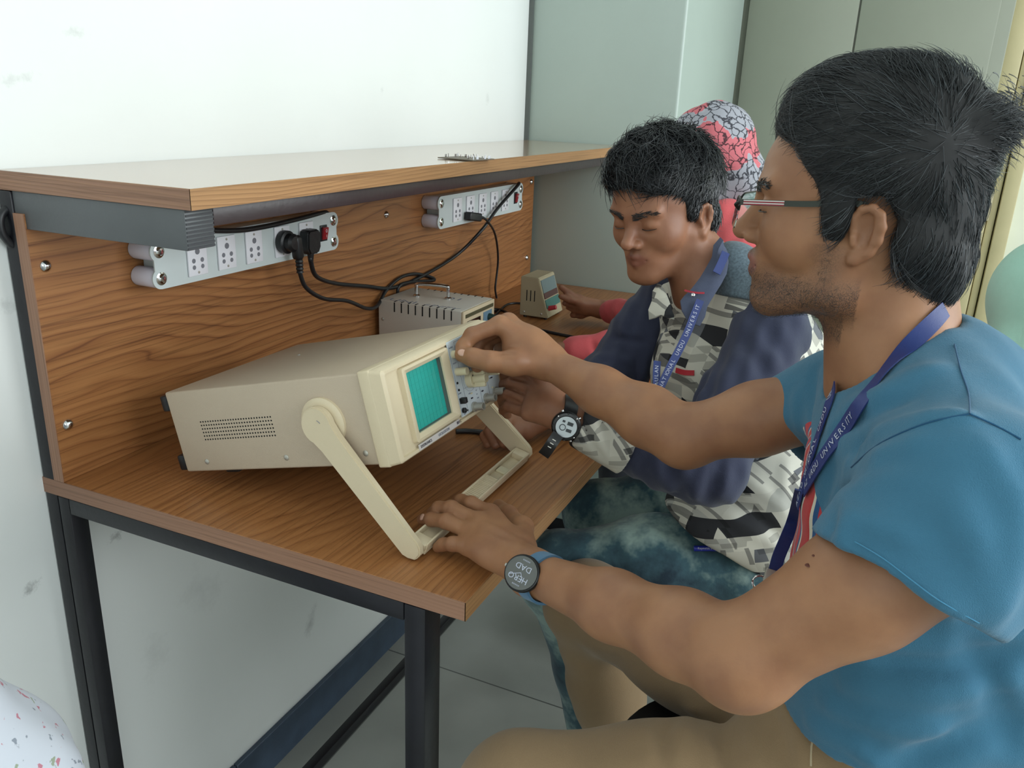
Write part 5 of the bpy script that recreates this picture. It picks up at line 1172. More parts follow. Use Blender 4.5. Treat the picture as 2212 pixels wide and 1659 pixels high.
for pts, r0, r1 in (([kI, q3(1112, 804, 1.295), q3(1088, 812, 1.315), q3(1083, 828, 1.330)], .0102, .0080), ([kM, q3(1104, 828, 1.285), q3(1082, 834, 1.310), q3(1080, 848, 1.330)], .0102, .0080),
                    ([kR, q3(1098, 852, 1.278), q3(1083, 858, 1.300), q3(1086, 872, 1.322)], .0098, .0078), ([kP, q3(1098, 878, 1.272), q3(1088, 886, 1.295), q3(1096, 896, 1.310)], .0092, .0072)): finger(SB, pts, r0, r1, .0028)
SB.chain([wrBL.lerp(kI, .25), q3(1150, 800, 1.27), q3(1118, 788, 1.285), q3(1096, 792, 1.30)], [.015, .014, .012, .0095], .012)
# right hand resting on the worktop, loosely closed
def hb(u, v, h): return pxz(u, v, Z0 + h)
mk = [hb(1108, 900, .044), hb(1090, 904, .044), hb(1074, 912, .040), hb(1062, 926, .032)]
for k_ in mk: SB.rc(wrBR, k_, .019, .0105, .007)
for m_, a_, b_ in ((mk[0], hb(1094, 924, .042), hb(1102, 948, .028)), (mk[1], hb(1072, 926, .036), hb(1087, 957, .020)), (mk[2], hb(1056, 934, .028), hb(1070, 962, .012)), (mk[3], hb(1046, 942, .018), hb(1054, 960, .009))): finger(SB, [m_, a_, b_], .0092, .0072, .0025)
SB.chain([wrBR.lerp(mk[0], .3), hb(1112, 925, .030), hb(1108, 948, .020), hb(1094, 960, .014)], [.014, .0125, .011, .0085], .01)
foldpx(SB, [(1156, 832), (1132, 820), (1104, 816)], .0028, -.0045); foldpx(SB, [(1134, 852), (1110, 841), (1090, 838)], .0028, -.0045); foldpx(SB, [(1124, 872), (1104, 862), (1090, 858)], .0028, -.0045); flush()
vB, FB = SB.mesh(.0024, smooth=1); nB = normals_of(vB, FB)
lip, bd = HB.attrs(vB, lambda x, y, z: np.clip(1.1 - np.sqrt((np.abs(x) / .022) ** 2 + ((z + .033) / .006) ** 2), 0, 1) * (y > .07) * .35)
tB = np.zeros(len(vB), dtype=np.float32)
for c in (kI, kM, kR, kP): tB = np.maximum(tB, np.clip(1 - np.linalg.norm(vB - np.array(c, dtype=np.float32), axis=1) / .02, 0, 1))
bodyB = np_obj('body', vB, FB, M['skinB'], Bp, attrs=dict(lip=lip, beard=bd, tone=tB))
eyes(HB, bodyB); brows(HB, vB, nB, M['hairB'], Bp, n=560, seed=5); lashes(HB, bodyB, M['hairB'], .12)
polyB = [(.093, .078), (.108, .080), (.112, .098), (.104, .120), (.085, .142), (.05, .156), (.02, .162), (-.03, .160), (-.07, .146), (-.10, .12), (-.112, .08), (-.112, .02), (-.104, -.02), (-.09, -.050), (-.066, -.052), (-.040, -.030), (-.032, -.008), (-.030, .022), (-.016, .036), (.002, .034), (.006, .018), (.014, .004), (.024, .008), (.028, .030), (.036, .044), (.050, .052), (.064, .060), (.076, .070)]
def flowB(L, d):
    f = d / (np.linalg.norm(d, axis=1)[:, None] + 1e-6); s = np.clip((.06 - L[:, 2]) / .05, 0, 1)[:, None]; t = np.clip((L[:, 2] - .09) / .04, 0, 1)[:, None]
    return f * (1 - .5 * s) + s * np.array([0, .25, -.8]) + t * np.array([-.55, .35, 0])
capB, ShB = hair_cap(HB, polyB, [((0, -.012, .064), (.083, .093, .093)), ((-.004, .040, .098), (.066, .064, .050)), ((0, -.045, -.002), (.073, .055, .055)), ((0, .0, .03), (.0755, .05, .05))],
                     'hair', Bp, M['hairB'], (.02, -.075, .115), 8000, 31, lambda L: .018 + .030 * (L[:, 2] > .06), .00085, SB, flow=flowB, lift=.17, jit=.13, lumps=.0030, curl=.35, hug=.35)
# ------------------------------------------------------------------ shirt
def patch_mat():
    """blocky patchwork print: cells of cream, grey and black with thin dark bars"""
    m, nt, b = new_mat('patchwork_print_cotton'); v = coords(nt, rot=(.25, .35, .62))
    def cells(inc, off):
        a = nt.nodes.new('ShaderNodeVectorMath'); a.operation = 'ADD'; lk(nt, v, a.inputs[0]); a.inputs[1].default_value = off
        s_ = nt.nodes.new('ShaderNodeVectorMath'); s_.operation = 'SNAP'; lk(nt, a.outputs[0], s_.inputs[0]); s_.inputs[1].default_value = inc
        w_ = nt.nodes.new('ShaderNodeTexWhiteNoise'); lk(nt, s_.outputs[0], w_.inputs['Vector']); return w_.outputs['Value']
    r = ramp(nt, [(0, rgb('cbc8bb')), (.36, rgb('222327')), (.49, rgb('aeada4')), (.62, rgb('d3d0c2')), (.80, rgb('63656a')), (.88, rgb('c2bfb2'))], 'CONSTANT'); lk(nt, cells((.033, .046, .025), (.01, .02, .0)), r.inputs[0])
    r2 = ramp(nt, [(0, (1, 1, 1)), (.70, (.62, .62, .62)), (.82, (1, 1, 1)), (.93, (.16, .16, .18))], 'CONSTANT'); lk(nt, cells((.018, .05, .009), (.003, .0, .004)), r2.inputs[0])
    r3 = ramp(nt, [(0, (1, 1, 1)), (.84, (.20, .20, .22))], 'CONSTANT'); lk(nt, cells((.005, .07, .034), (.0, .0, .02)), r3.inputs[0])
    m1 = nd(nt, 'ShaderNodeMixRGB', blend_type='MULTIPLY', Fac=.9); lk(nt, r.outputs[0], m1.inputs[1]); lk(nt, r2.outputs[0], m1.inputs[2])
    m2 = nd(nt, 'ShaderNodeMixRGB', blend_type='MULTIPLY', Fac=.75); lk(nt, m1.outputs[0], m2.inputs[1]); lk(nt, r3.outputs[0], m2.inputs[2]); lk(nt, m2.outputs[0], b.inputs['Base Color']); b.inputs['Roughness'].default_value = .8
    n2 = nd(nt, 'ShaderNodeTexNoise', Scale=30, Detail=4); lk(nt, v, n2.inputs['Vector']); bp = nd(nt, 'ShaderNodeBump', Strength=.3, Distance=.002); lk(nt, n2.outputs['Fac'], bp.inputs['Height']); lk(nt, bp.outputs[0], b.inputs['Normal']); return m
M['patch'] = patch_mat(); M['navy'] = cloth('navy_grey_sleeve_cotton', '34384c', .18, 9, 800, .35); M['denim_yoke'] = cloth('speckled_grey_blue_yoke', '58666f', .35, 260, 900, .3)
SS = Sculpt()
SS.rc(nbB + Vector((.02, -.02, -.035)), chB, .095, .125, .05); SS.chain([chB, chB.lerp(peB, .5), peB + Vector((0, 0, .01))], [.125, .122, .135], .05)
SS.rc(pxd(1590, 625, 1.40), shBL, .062, .060, .04); SS.rc(pxd(1600, 640, 1.44), pxd(1700, 800, 1.44), .075, .085, .04); SS.rc(nbB + Vector((0, 0, -.045)), shBR, .05, .05, .04)
SS.el(pxd(1560, 1120, 1.38), (.09, .10, .07), .04); SS.el(pxd(1665, 1090, 1.36), (.09, .10, .10), .05)
hem0, hem1 = pxd(1480, 1112, 1.36), pxd(1690, 1240, 1.36); hn = (R_ * -.52 + D_ * .85 + F_ * .25)
SS.plane(hem0.lerp(hem1, .5) + Vector((0, 0, -.012)), hn)
for pts, w_, a_ in (([(1480, 1090), (1580, 1120), (1680, 1180)], .010, .006), ([(1540, 1060), (1620, 1100), (1700, 1170)], .010, -.006), ([(1600, 1030), (1660, 1070), (1700, 1110)], .009, .006), ([(1440, 640), (1430, 720), (1440, 820)], .010, .004), ([(1500, 720), (1490, 800), (1500, 860)], .010, .004), ([(1700, 1000), (1690, 1080)], .01, .005)): foldpx(SS, pts, w_, a_)
flush(); SS.noise(60, .0014, 5, seed=4)
vneck = pxd(1478, 650, 1.33); cB = nbB + Vector((0, 0, .01)); axn = (HB.w(0, 0, 0) - nbB).normalized()
SS.rc(nbB - axn * .03, nbB + axn * .12, .056, .064, .006, 'sub'); SS.rc(pxd(1462, 628, 1.32), pxd(1478, 690, 1.36), .026, .012, .006, 'sub')
v_, F_2 = SS.mesh(.0042, smooth=2); shirt = np_obj('shirt', v_, F_2, M['patch'], Bp)
YK = Sculpt(); YK.rc(pxd(1590, 622, 1.398), shBL + Vector((0, .004, .004)), .0655, .0635, .03); YK.rc(pxd(1578, 575, 1.375), pxd(1600, 640, 1.39), .040, .060, .03); YK.rc(nbB - axn * .03, nbB + axn * .12, .054, .062, .006, 'sub')
YK.plane(pxd(1590, 655, 1.35), D_ * .95 - R_ * .35); YK.plane(pxd(1665, 640, 1.35), R_ * .9 + D_ * .4)
try: v_, F_2 = YK.mesh(.0042, smooth=1); np_obj('yoke', v_, F_2, M['denim_yoke'], shirt)
except Exception as e: print('yoke', e)
def sleeve(pts, rs, folds, name='sleeve'):
    S = Sculpt(); S.chain(pts, rs, .02)
    for p_, w_, a_ in folds: foldpx(S, p_, w_, a_ * 1.7)
    flush(); S.noise(75, .0030, 6, seed=6, stretch=(1, 1, .6)); v, F = S.mesh(.0038, smooth=1); return np_obj(name, v, F, M['navy'], shirt), S
cuffA = elBL.lerp(wrBL, .60)
slL, SL_ = sleeve([shBL + Vector((0, 0, .0)), shBL.lerp(elBL, .5), elBL, elBL.lerp(cuffA, .5), cuffA], [.064, .060, .056, .054, .046], [([(1420, 960), (1400, 1060)], .008, .005), ([(1470, 970), (1455, 1070)], .008, -.005), ([(1520, 1000), (1500, 1070)], .008, .005), ([(1370, 960), (1350, 1050)], .008, .005), ([(1560, 1000), (1545, 1060)], .008, -.005), ([(1600, 760), (1560, 860), (1510, 900)], .012, .005), ([(1650, 760), (1700, 840)], .012, .004), ([(1540, 720), (1530, 800), (1500, 870)], .010, -.005)])
slR, SR_ = sleeve([shBR, shBR.lerp(elBR, .5), elBR, elBR.lerp(wrBR, .6)], [.058, .056, .052, .042], [([(1300, 770), (1360, 780)], .008, .005), ([(1330, 730), (1390, 740)], .008, -.004)])
C_ = Sculpt(); c0, c1 = elBL.lerp(wrBL, .56), elBL.lerp(wrBL, .92); C_.rc(c0, c1, .054, .037, .01); ad = (c1 - c0).normalized(); C_.plane(c0, -ad); C_.plane(c1, ad)
for p_ in ([(1260, 915), (1300, 990)], [(1290, 905), (1325, 985)]): foldpx(C_, p_, .006, -.004)
flush(); C_.rc(c0.lerp(c1, .6), c1 + ad * .02, .030, .030, .003, 'sub'); v, F = C_.mesh(.0032, smooth=1); np_obj('cuff', v, F, M['patch'], shirt)
# collar: standing band that folds over, and the two points
Mc = cloth('grey_blue_collar_cloth', '4a5064', .12, 40, 900, .3)
def sheet(name, rows, mat, parent, th=.0022):
    """thick sheet through a grid of points"""
    V, F = [], []; nr, nc = len(rows), len(rows[0])
    P = [[Vector(p) for p in r] for r in rows]
    def nn(i, j):
        a = P[min(i + 1, nr - 1)][j] - P[max(i - 1, 0)][j]; b = P[i][min(j + 1, nc - 1)] - P[i][max(j - 1, 0)]; return a.cross(b).normalized()
    for s in (0, 1):
        for i in range(nr):
            for j in range(nc): V.append(P[i][j] + nn(i, j) * th * s)
    N = nr * nc
    for i in range(nr - 1):
        for j in range(nc - 1):
            a = i * nc + j; F.append((a, a + 1, a + nc + 1, a + nc)); F.append((N + a, N + a + nc, N + a + nc + 1, N + a + 1))
    for i in range(nr - 1):
        for j in (0, nc - 1): a = i * nc + j; q = (a, a + nc, N + a + nc, N + a); F.append(q if j == 0 else q[::-1])
    for j in range(nc - 1):
        for i in (0, nr - 1): a = i * nc + j; q = (a, a + 1, N + a + 1, N + a); F.append(q[::-1] if i == 0 else q)
    bm = bmesh.new(); vs = [bm.verts.new(v) for v in V]; bm.verts.ensure_lookup_table()
    for f in F: bm.faces.new([vs[k] for k in f])
    fix(bm); bmesh.ops.subdivide_edges(bm, edges=bm.edges[:], cuts=1, smooth=.5, use_grid_fill=True); return obj(name, bm, mat, parent)
t1 = 1.315
col = sheet('collar', [[pxd(1556, 512, 1.335), pxd(1538, 555, 1.325), pxd(1512, 600, 1.315), pxd(1490, 628, 1.31), pxd(1470, 650, 1.305)],
                       [pxd(1564, 530, 1.328), pxd(1556, 575, 1.312), pxd(1530, 620, 1.302), pxd(1506, 655, 1.297), pxd(1484, 690, 1.295)],
                       [pxd(1572, 545, 1.326), pxd(1570, 590, 1.310), pxd(1546, 632, 1.300), pxd(1528, 662, 1.297), pxd(1512, 704, 1.296)]], Mc, shirt)
b = ribbon(bmesh.new(), [pxd(1479, 627, 1.303), pxd(1500, 632, 1.297), pxd(1522, 633, 1.294)], D_, .003, .0015, smooth=3); obj('collar_piping', b, plain('red_piping', 'a02234', .6), col)
b = bmesh.new(); lathe(b, pxd(1497, 637, 1.297), -F_, [(0, .0030), (.001, .0030), (.0016, .0018), (.001, .0010), (.0008, .0003)], 14); obj('stud', b, M['chrome'], col)
sheet('collar_point', [[pxd(1420, 612, 1.385), pxd(1408, 650, 1.375), pxd(1402, 690, 1.37)], [pxd(1432, 622, 1.37), pxd(1432, 660, 1.36), pxd(1428, 680, 1.36)], [pxd(1446, 650, 1.36), pxd(1452, 672, 1.352), pxd(1456, 690, 1.35)]], M['patch'], shirt)
b = ribbon(bmesh.new(), [pxd(1462, 800, 1.295), pxd(1480, 806, 1.29), pxd(1500, 806, 1.288)], D_, .008, .0015, smooth=3); 
p1 = [srf_ for srf_ in [hit(SS, 1462, 800, .9, 1.8), hit(SS, 1480, 805, .9, 1.8), hit(SS, 1500, 806, .9, 1.8)] if srf_ is not None]
b.free()
if len(p1) == 3: obj('pocket_tab', ribbon(bmesh.new(), [p + grad(SS, p) * .002 for p in p1], D_, .0085, .002, smooth=3), plain('red_tab', 'b52a36', .6), shirt)
# ------------------------------------------------------------------ jeans
m = cloth('faded_blue_jeans', '26404a', .1, 5, 600, .35); nt = m.node_tree; b = nt.nodes['Principled BSDF']; v = coords(nt)
n = nd(nt, 'ShaderNodeTexNoise', Scale=7, Detail=5, Roughness=.65); lk(nt, v, n.inputs['Vector']); r = ramp(nt, [(.34, rgb('22333f')), (.48, rgb('3d5a63')), (.62, rgb('8fa59e'))]); lk(nt, n.outputs['Fac'], r.inputs[0]); lk(nt, r.outputs[0], b.inputs['Base Color'])
J = Sculpt(); J.el(peB + Vector((0, 0, -.01)), (.13, .13, .11), .03)
kBL, kBR = pxz(1205, 1235, .715), pxz(1290, 1110, .72); hBL = pxd(1600, 1215, 1.42); hBR = pxd(1560, 1120, 1.60)
J.chain([hBL, hBL.lerp(kBL, .5), kBL], [.095, .082, .068], .04); J.chain([kBL, kBL + Vector((.06, -.05, -.22)), kBL + Vector((.08, -.09, -.50))], [.064, .058, .048], .03)
J.chain([hBR, hBR.lerp(kBR, .5), kBR], [.095, .082, .066], .04); J.chain([kBR, kBR + Vector((.05, -.04, -.22)), kBR + Vector((.06, -.07, -.50))], [.062, .056, .047], .03)
for pts, w_, a_ in (([(1380, 1120), (1420, 1180)], .010, .005), ([(1440, 1110), (1480, 1190)], .010, -.005), ([(1330, 1140), (1360, 1200)], .010, .004)): foldpx(J, pts, w_, a_)
flush(); J.noise(60, .0015, 5, seed=14); v, F = J.mesh(.005, smooth=1); np_obj('jeans', v, F, m, Bp)
for kq in (kBL, kBR): a_ = kq + Vector((.075, -.085, -.59)); a_.z = .13; shoe('shoe', a_, (-.25, 1, 0), Bp, M['black_plastic'], M['white_plastic'])
# ------------------------------------------------------------------ pen on his lap, lanyard, watch
def on(S, u, v, off, t0=.8, t1=2.4):
    h = hit(S, u, v, t0, t1); 
    return (h + grad(S, h) * off, grad(S, h)) if h is not None else (pxd(u, v, 1.3), Vector((-1, 0, .3)))
pa, pn = on(J, 1498, 1188, .007); pb, _ = on(J, 1558, 1187, .007)
pn_t = thing('pen', pa, 'blue pen lying across the jeans of the person in the patchwork shirt', 'pen')
pc = pa + (pb - pa).normalized() * .043
bl = plain('blue_pen_plastic', '1f2c9a', .3); b = bmesh.new(); cyl(b, pa, pc, .0046, 14, .001); obj('cap', b, bl, pn_t)
b = bmesh.new(); lathe(b, pc, (pc - pa), [(0, .0038), (.080, .0036), (.084, .003), (.085, .0005)], 12); obj('barrel', b, bl, pn_t)
XPn = frame4(pa.lerp(pc, .15) + (CAM - pa).normalized() * .0050, pc - pa, -D_); s_ = 1 if (XPn.to_3x3() @ Vector((0, 0, 1))).dot(CAM - pa) > 0 else -1
obj('lettering', text_mesh('Reynolds 045', .0052, XPn if s_ > 0 else XPn @ Matrix.Rotation(math.pi, 4, 'X'), .00006), LT, pn_t, smooth=False)
lb = thing('lanyard', pxd(1440, 760, 1.3), 'dark blue lanyard with white lettering hanging over the patchwork shirt', 'lanyard')
allB = [SS, SL_, SB]
def srfB(u, v, off=.003):
    best = None
    for S in allB:
        h = hit(S, u, v, .9, 1.9)
        if h is not None and (best is None or (h - CAM).length < (best[0] - CAM).length): best = (h, grad(S, h))
    return (best[0] + best[1] * off, best[1]) if best else (pxd(u, v, 1.33), -F_)
def strapB(pix, width, text, start, size=.0085):
    P, N = zip(*[srfB(*q) if len(q) == 2 else (pxd(*q), -F_) for q in pix]); W = []
    for i, p in enumerate(P): T = (P[min(i + 1, len(P) - 1)] - P[max(i - 1, 0)]).normalized(); W.append(T.cross((N[i] * .5 - F_ * .5).normalized()).normalized())
    obj('strap', ribbon(bmesh.new(), P, W, width, .0014, smooth=4), LM, lb); Pr = smooth_path(P, 4)[::-1]; Wr = smooth_path(W, 4)[::-1]
    letters_along(text, Pr, Wr, size, LT, lb, start=start)
strapB([(1513, 648, 1.29), (1500, 680, 1.288), (1486, 716, 1.285), (1468, 754, 1.283), (1448, 792, 1.28), (1424, 842, 1.278)], .0125, 'NATIONAL URDU UNIVERSITY', .006)
strapB([(1420, 780, 1.292), (1418, 812, 1.284), (1420, 846, 1.279)], .0115, 'MAULANA', .004)
strapB([(1568, 545, 1.31), (1560, 565, 1.305), (1548, 590, 1.30)], .013, '', .004)
obj('strap_tail', ribbon(bmesh.new(), [pxd(1420, 840, 1.279), pxd(1410, 870, 1.28), pxd(1405, 930, 1.29)], R_, .0130, .0016), LM, lb)
wt2 = thing('wristwatch', wrBL, 'chunky black digital sports watch with a silver face and loose strap end', 'watch')
w2 = hit(SB, 1223, 918, .8) or wrBL; n2_ = (grad(SB, w2) * .5 + (CAM - w2).normalized() * .8).normalized(); w2 = w2 + n2_ * .006
axb = (wrBL - elBL).normalized(); X2 = frame4(w2, (axb - n2_ * axb.dot(n2_)), n2_.cross(axb))
blk = plain('black_resin_watch', '121315', .35)
b = bmesh.new(); lathe(b, w2 - n2_ * .004, n2_, [(0, .0195), (.002, .0215), (.009, .0215), (.0115, .0195), (.012, .0160), (.0105, .0155)], 32); c2 = obj('watch_case', b, blk, wt2)
b = bmesh.new(); lathe(b, w2 + n2_ * .0105, n2_, [(0, .0153), (.0004, .0153), (.0005, .0003)], 32); d2 = obj('dial', b, plain('silver_digital_dial', 'cdd6da', .25), wt2)
nz2 = (X2.to_3x3() @ Vector((0, 0, 1))).dot(n2_); s2 = 1 if nz2 > 0 else -1
b = bmesh.new()
tube(b, [X2 @ Vector((.005 + math.cos(a) * .0042, .002 + math.sin(a) * .0042,   .0114 * s2)) for a in [k * math.pi / 8 for k in range(17)]], .0006, 5, 0)
for (x_, y_, w_, h_) in ((-.005, .004, .008, .0045), (-.004, -.006, .0085, .0050), (-.004, -.006, .0060, .0012), (.006, -.007, .004, .003)): bx(b, (x_, y_, .0112 * s2), (w_, h_, .0006), 0, 1, X2)
obj('digits', b, plain('dark_digit', '3a4044', .5), d2)
for k in range(8): a = k * math.pi / 4 + .2; b = bmesh.new(); lathe(b, X2 @ Vector((math.cos(a) * .0190, math.sin(a) * .0195, .0100 * s2)), n2_, [(0, .0013), (.001, .0010), (.0011, .0002)], 8); obj('bezel_stud', b, M['chrome'] if k % 2 else blk, c2)
for a in (.9, 2.2, 4.0, 5.3): b = bmesh.new(); P_ = X2 @ Vector((math.cos(a) * .0215, math.sin(a) * .0215, .001 * s2)); cyl(b, P_, P_ + X2.to_3x3() @ Vector((math.cos(a), math.sin(a), 0)) * .0026, .0018, 10); obj('push_button', b, M['chrome'], c2)
e1 = (n2_ - axb * n2_.dot(axb)).normalized(); e2 = axb.cross(e1); wc2 = wrBL + axb * (w2 - wrBL).dot(axb); pts = [push_out(SB, wc2 + (e1 * math.cos(a) + e2 * math.sin(a)) * .034, .0018, 3) for a in [2 * math.pi * k / 24 for k in range(25)]]
st2 = obj('strap', ribbon(bmesh.new(), pts, axb, .020, .0030, smooth=2), blk, wt2)
tail = [pxd(1206, 938, 1.175), pxd(1194, 955, 1.172), pxd(1184, 970, 1.175), pxd(1174, 983, 1.18)]
te = obj('strap_end', ribbon(bmesh.new(), tail, R_ * .85 + D_ * .5, .0165, .0028), blk, wt2)
for k in range(3): c = tail[1].lerp(tail[2], -.3 + k * .5) - F_ * .0018; b = bmesh.new(); bx(b, (0, 0, 0), (.0055, .0012, .0004), 0, 1, frame4(c, R_ * .85 + D_ * .5, D_)); obj('strap_hole', b, M['metal_dull'], te)
# ================================================================== the person in pink beyond them
Cp = thing('person', (1.15, -.95, 0), 'person in a coral pink top and patterned headscarf, mostly hidden, holding the small meter', 'person')
pink = cloth('coral_pink_fleece', 'c9585c', .07, 9, 500, .35)
HC = Head(pxd(1535, 372, 1.84), .25, -.3, 0, .98); SC_ = Sculpt(); HC.build(SC_)
shCL, shCR = pxd(1602, 590, 1.74), pxd(1470, 560, 2.06); nbC = shCL.lerp(shCR, .5) + Vector((.0, .0, .05)); SC_.rc(HC.w(0, -.03, -.02), nbC, .05, .055, .03)
peC = Vector((nbC.x + .02, nbC.y - .24, .76)); SC_.rc(nbC, peC, .08, .09, .04)
wCR, wCL = pxz(1300, 668, Z0 + .040), pxz(1212, 762, Z0 + .030); eCR, eCL = pxz(1420, 690, Z0 + .065), pxz(1420, 735, Z0 + .07)
eCL = Vector((eCL.x + .02, eCL.y - .04, eCL.z))
SC_.chain([nbC, shCR, eCR, wCR], [.05, .045, .034, .022], .02); SC_.chain([nbC, shCL, eCL, wCL], [.05, .045, .034, .022], .02)
def hc(u, v, h): return pxz(u, v, Z0 + h)
for pts in ([hc(1250, 645, .075), hc(1228, 633, .092), hc(1212, 620, .108)], [hc(1252, 655, .066), hc(1230, 647, .078), hc(1212, 640, .086)], [hc(1255, 662, .056), hc(1236, 658, .060), hc(1220, 655, .064)], [hc(1260, 670, .044), hc(1242, 668, .046), hc(1228, 664, .050)]):
    SC_.rc(wCR, pts[0], .020, .0115, .012); finger(SC_, pts, .0105, .0078)
SC_.chain([wCR.lerp(hc(1255, 670, .03), .4), hc(1255, 678, .026), hc(1238, 680, .028)], [.015, .012, .009], .01)
for k in range(4): o_ = Vector((-.01 * k, .012 * k, 0)); SC_.rc(wCL, wCL + Vector((-.05, .045, -.004)) + o_, .018, .0105, .01); finger(SC_, [wCL + Vector((-.05, .045, -.004)) + o_, wCL + Vector((-.075, .065, -.010)) + o_, wCL + Vector((-.085, .085, -.018)) + o_], .0095, .0075)
v, F = SC_.mesh(.0035, smooth=1); lip, bd = HC.attrs(v); bodyC = np_obj('body', v, F, M['skinB'], Cp, attrs=dict(lip=lip, beard=bd, tone=np.zeros(len(v)))); eyes(HC, bodyC)
# headscarf wrapped round the head
m, nt, b = new_mat('patterned_headscarf'); v = coords(nt); vo = nt.nodes.new('ShaderNodeTexVoronoi'); vo.feature = 'DISTANCE_TO_EDGE'; vo.inputs['Scale'].default_value = 42; n = nd(nt, 'ShaderNodeTexNoise', Scale=24, Detail=4); lk(nt, v, n.inputs['Vector'])
mxv = nt.nodes.new('ShaderNodeVectorMath'); mxv.operation = 'MULTIPLY_ADD'; lk(nt, n.outputs['Color'], mxv.inputs[0]); mxv.inputs[1].default_value = (.06, .06, .06); lk(nt, v, mxv.inputs[2]); lk(nt, mxv.outputs[0], vo.inputs['Vector'])
n4 = nd(nt, 'ShaderNodeTexNoise', Scale=13, Detail=3); lk(nt, v, n4.inputs['Vector']); r = ramp(nt, [(.0, rgb('9a9ba3')), (.57, rgb('a3a4ac')), (.58, rgb('c66a72')), (.8, rgb('b5707c'))], 'CONSTANT'); lk(nt, n4.outputs['Fac'], r.inputs[0])
r2 = ramp(nt, [(.0, (.09, .09, .11)), (.035, (.14, .14, .16)), (.075, (1, 1, 1))]); lk(nt, vo.outputs['Distance'], r2.inputs[0]); mm = nd(nt, 'ShaderNodeMixRGB', blend_type='MULTIPLY', Fac=1); lk(nt, r.outputs[0], mm.inputs[1]); lk(nt, r2.outputs[0], mm.inputs[2]); lk(nt, mm.outputs[0], b.inputs['Base Color']); b.inputs['Roughness'].default_value = .8
HS_ = Sculpt(); HC.el(HS_, (0, -.014, .058), (.083, .100, .094), .02); HC.el(HS_, (0, -.045, -.01), (.074, .066, .070), .02); HC.rc(HS_, (0, -.05, -.03), (.0, -.07, -.10), .066, .05, .03); HC.el(HS_, (0, .02, -.01), (.078, .06, .10), .02)
HC.el(HS_, (0, .105, -.015), (.058, .065, .085), .01, 'sub'); HS_.noise(60, .0025, 5, seed=3); v, F = HS_.mesh(.004, smooth=1); np_obj('headscarf', v, F, m, Cp)
PK = Sculpt(); PK.rc(nbC + Vector((0, 0, -.03)), peC, .10, .14, .05); PK.chain([nbC + Vector((0, 0, -.03)), shCR, eCR], [.07, .062, .046], .03); PK.chain([nbC + Vector((0, 0, -.03)), shCL, eCL, wCL.lerp(eCL, .12)], [.07, .062, .048, .034], .03)
PK.rc(eCR, wCR.lerp(eCR, .18), .044, .032, .02); PK.rc(nbC, nbC + Vector((0, .01, .045)), .068, .060, .02); PK.rc(pxd(1572, 478, 1.80), shCL, .050, .058, .03)
for pts, w_, a_ in (([(1275, 735), (1290, 770)], .008, -.006), ([(1268, 728), (1280, 775)], .006, .005), ([(1585, 440), (1570, 480)], .01, -.005)): foldpx(PK, pts, w_, a_)
flush(); PK.noise(50, .002, 5, seed=8); PK.rc(nbC + Vector((0, 0, 0)), HC.w(0, -.03, -.02), .056, .06, .005, 'sub'); v, F = PK.mesh(.0045, smooth=1); np_obj('top', v, F, pink, Cp)
TC = Sculpt(); TC.el(peC, (.16, .15, .12), .03)
for s in (-1, 1): k_ = peC + Vector((s * .11, .38, -.03)); TC.chain([peC + Vector((s * .07, 0, -.02)), k_], [.095, .07], .03); TC.chain([k_, k_ + Vector((0, -.05, -.62))], [.065, .05], .03)
TC.plane((0, 0, .02), (0, 0, -1)); v, F = TC.mesh(.008); np_obj('trousers', v, F, cloth('dark_grey_trousers', '33363d', .1), Cp)
# ================================================================== green-veiled person at the right edge
Dp = thing('person', (1.15, -1.52, 0), 'person wrapped in a pale mint green veil at the right edge of the picture', 'person')
SD = Sculpt(); HD = Head((1.18, -1.56, 1.385), .9, -.1, 0, .98); HD.build(SD); nbD = Vector((1.18, -1.58, 1.23)); SD.rc(HD.w(0, -.03, -.02), nbD, .05, .055, .03); SD.rc(nbD, (1.18, -1.60, .78), .10, .13, .05)
SD.chain([nbD, (1.12, -1.42, 1.17), (1.06, -1.36, .96), (1.0, -1.22, .98)], [.05, .045, .038, .028], .03); SD.rc((1.18, -1.60, .75), (.95, -1.35, .70), .10, .07, .04); SD.rc((.95, -1.35, .70), (.98, -1.38, .05), .065, .045, .03); SD.plane((0, 0, .01), (0, 0, -1))
v, F = SD.mesh(.006, smooth=1); lip, bd = HD.attrs(v); bodyD = np_obj('body', v, F, M['skinB'], Dp, attrs=dict(lip=lip, beard=bd, tone=np.zeros(len(v)))); eyes(HD, bodyD)
VD = Sculpt(); HD.el(VD, (0, -.018, .045), (.092, .105, .108), .03); HD.el(VD, (0, .11, -.02), (.055, .07, .08), .01, 'sub'); VD.chain([(1.17, -1.575, 1.27), (1.16, -1.56, 1.18)], [.10, .13], .06); VD.chain([(1.16, -1.52, 1.17), (1.14, -1.44, 1.155), (1.09, -1.40, 1.02), (1.08, -1.38, .85)], [.10, .085, .080, .090], .05); VD.rc((1.20, -1.445, 1.15), (1.2, -1.50, 1.20), .135, .13, .05); VD.rc((1.18, -1.6, 1.1), (1.17, -1.6, .70), .17, .19, .06); VD.rc((1.15, -1.55, .72), (.96, -1.36, .70), .13, .09, .05); VD.rc((.96, -1.36, .68), (.99, -1.40, .12), .085, .09, .05)
for a_, b_, w_, am in (((1.02, -1.37, 1.14), (1.01, -1.42, .80), .014, .010), ((1.03, -1.44, 1.2), (1.0, -1.50, .85), .014, -.010), ((1.06, -1.42, 1.23), (1.03, -1.36, 1.0), .012, .008), ((1.0, -1.47, 1.18), (.99, -1.56, .9), .012, .01)): VD.fold(a_, b_, w_, am)
VD.noise(34, .004, 6, seed=5, stretch=(1, 1, .3)); v, F = VD.mesh(.006, smooth=1)
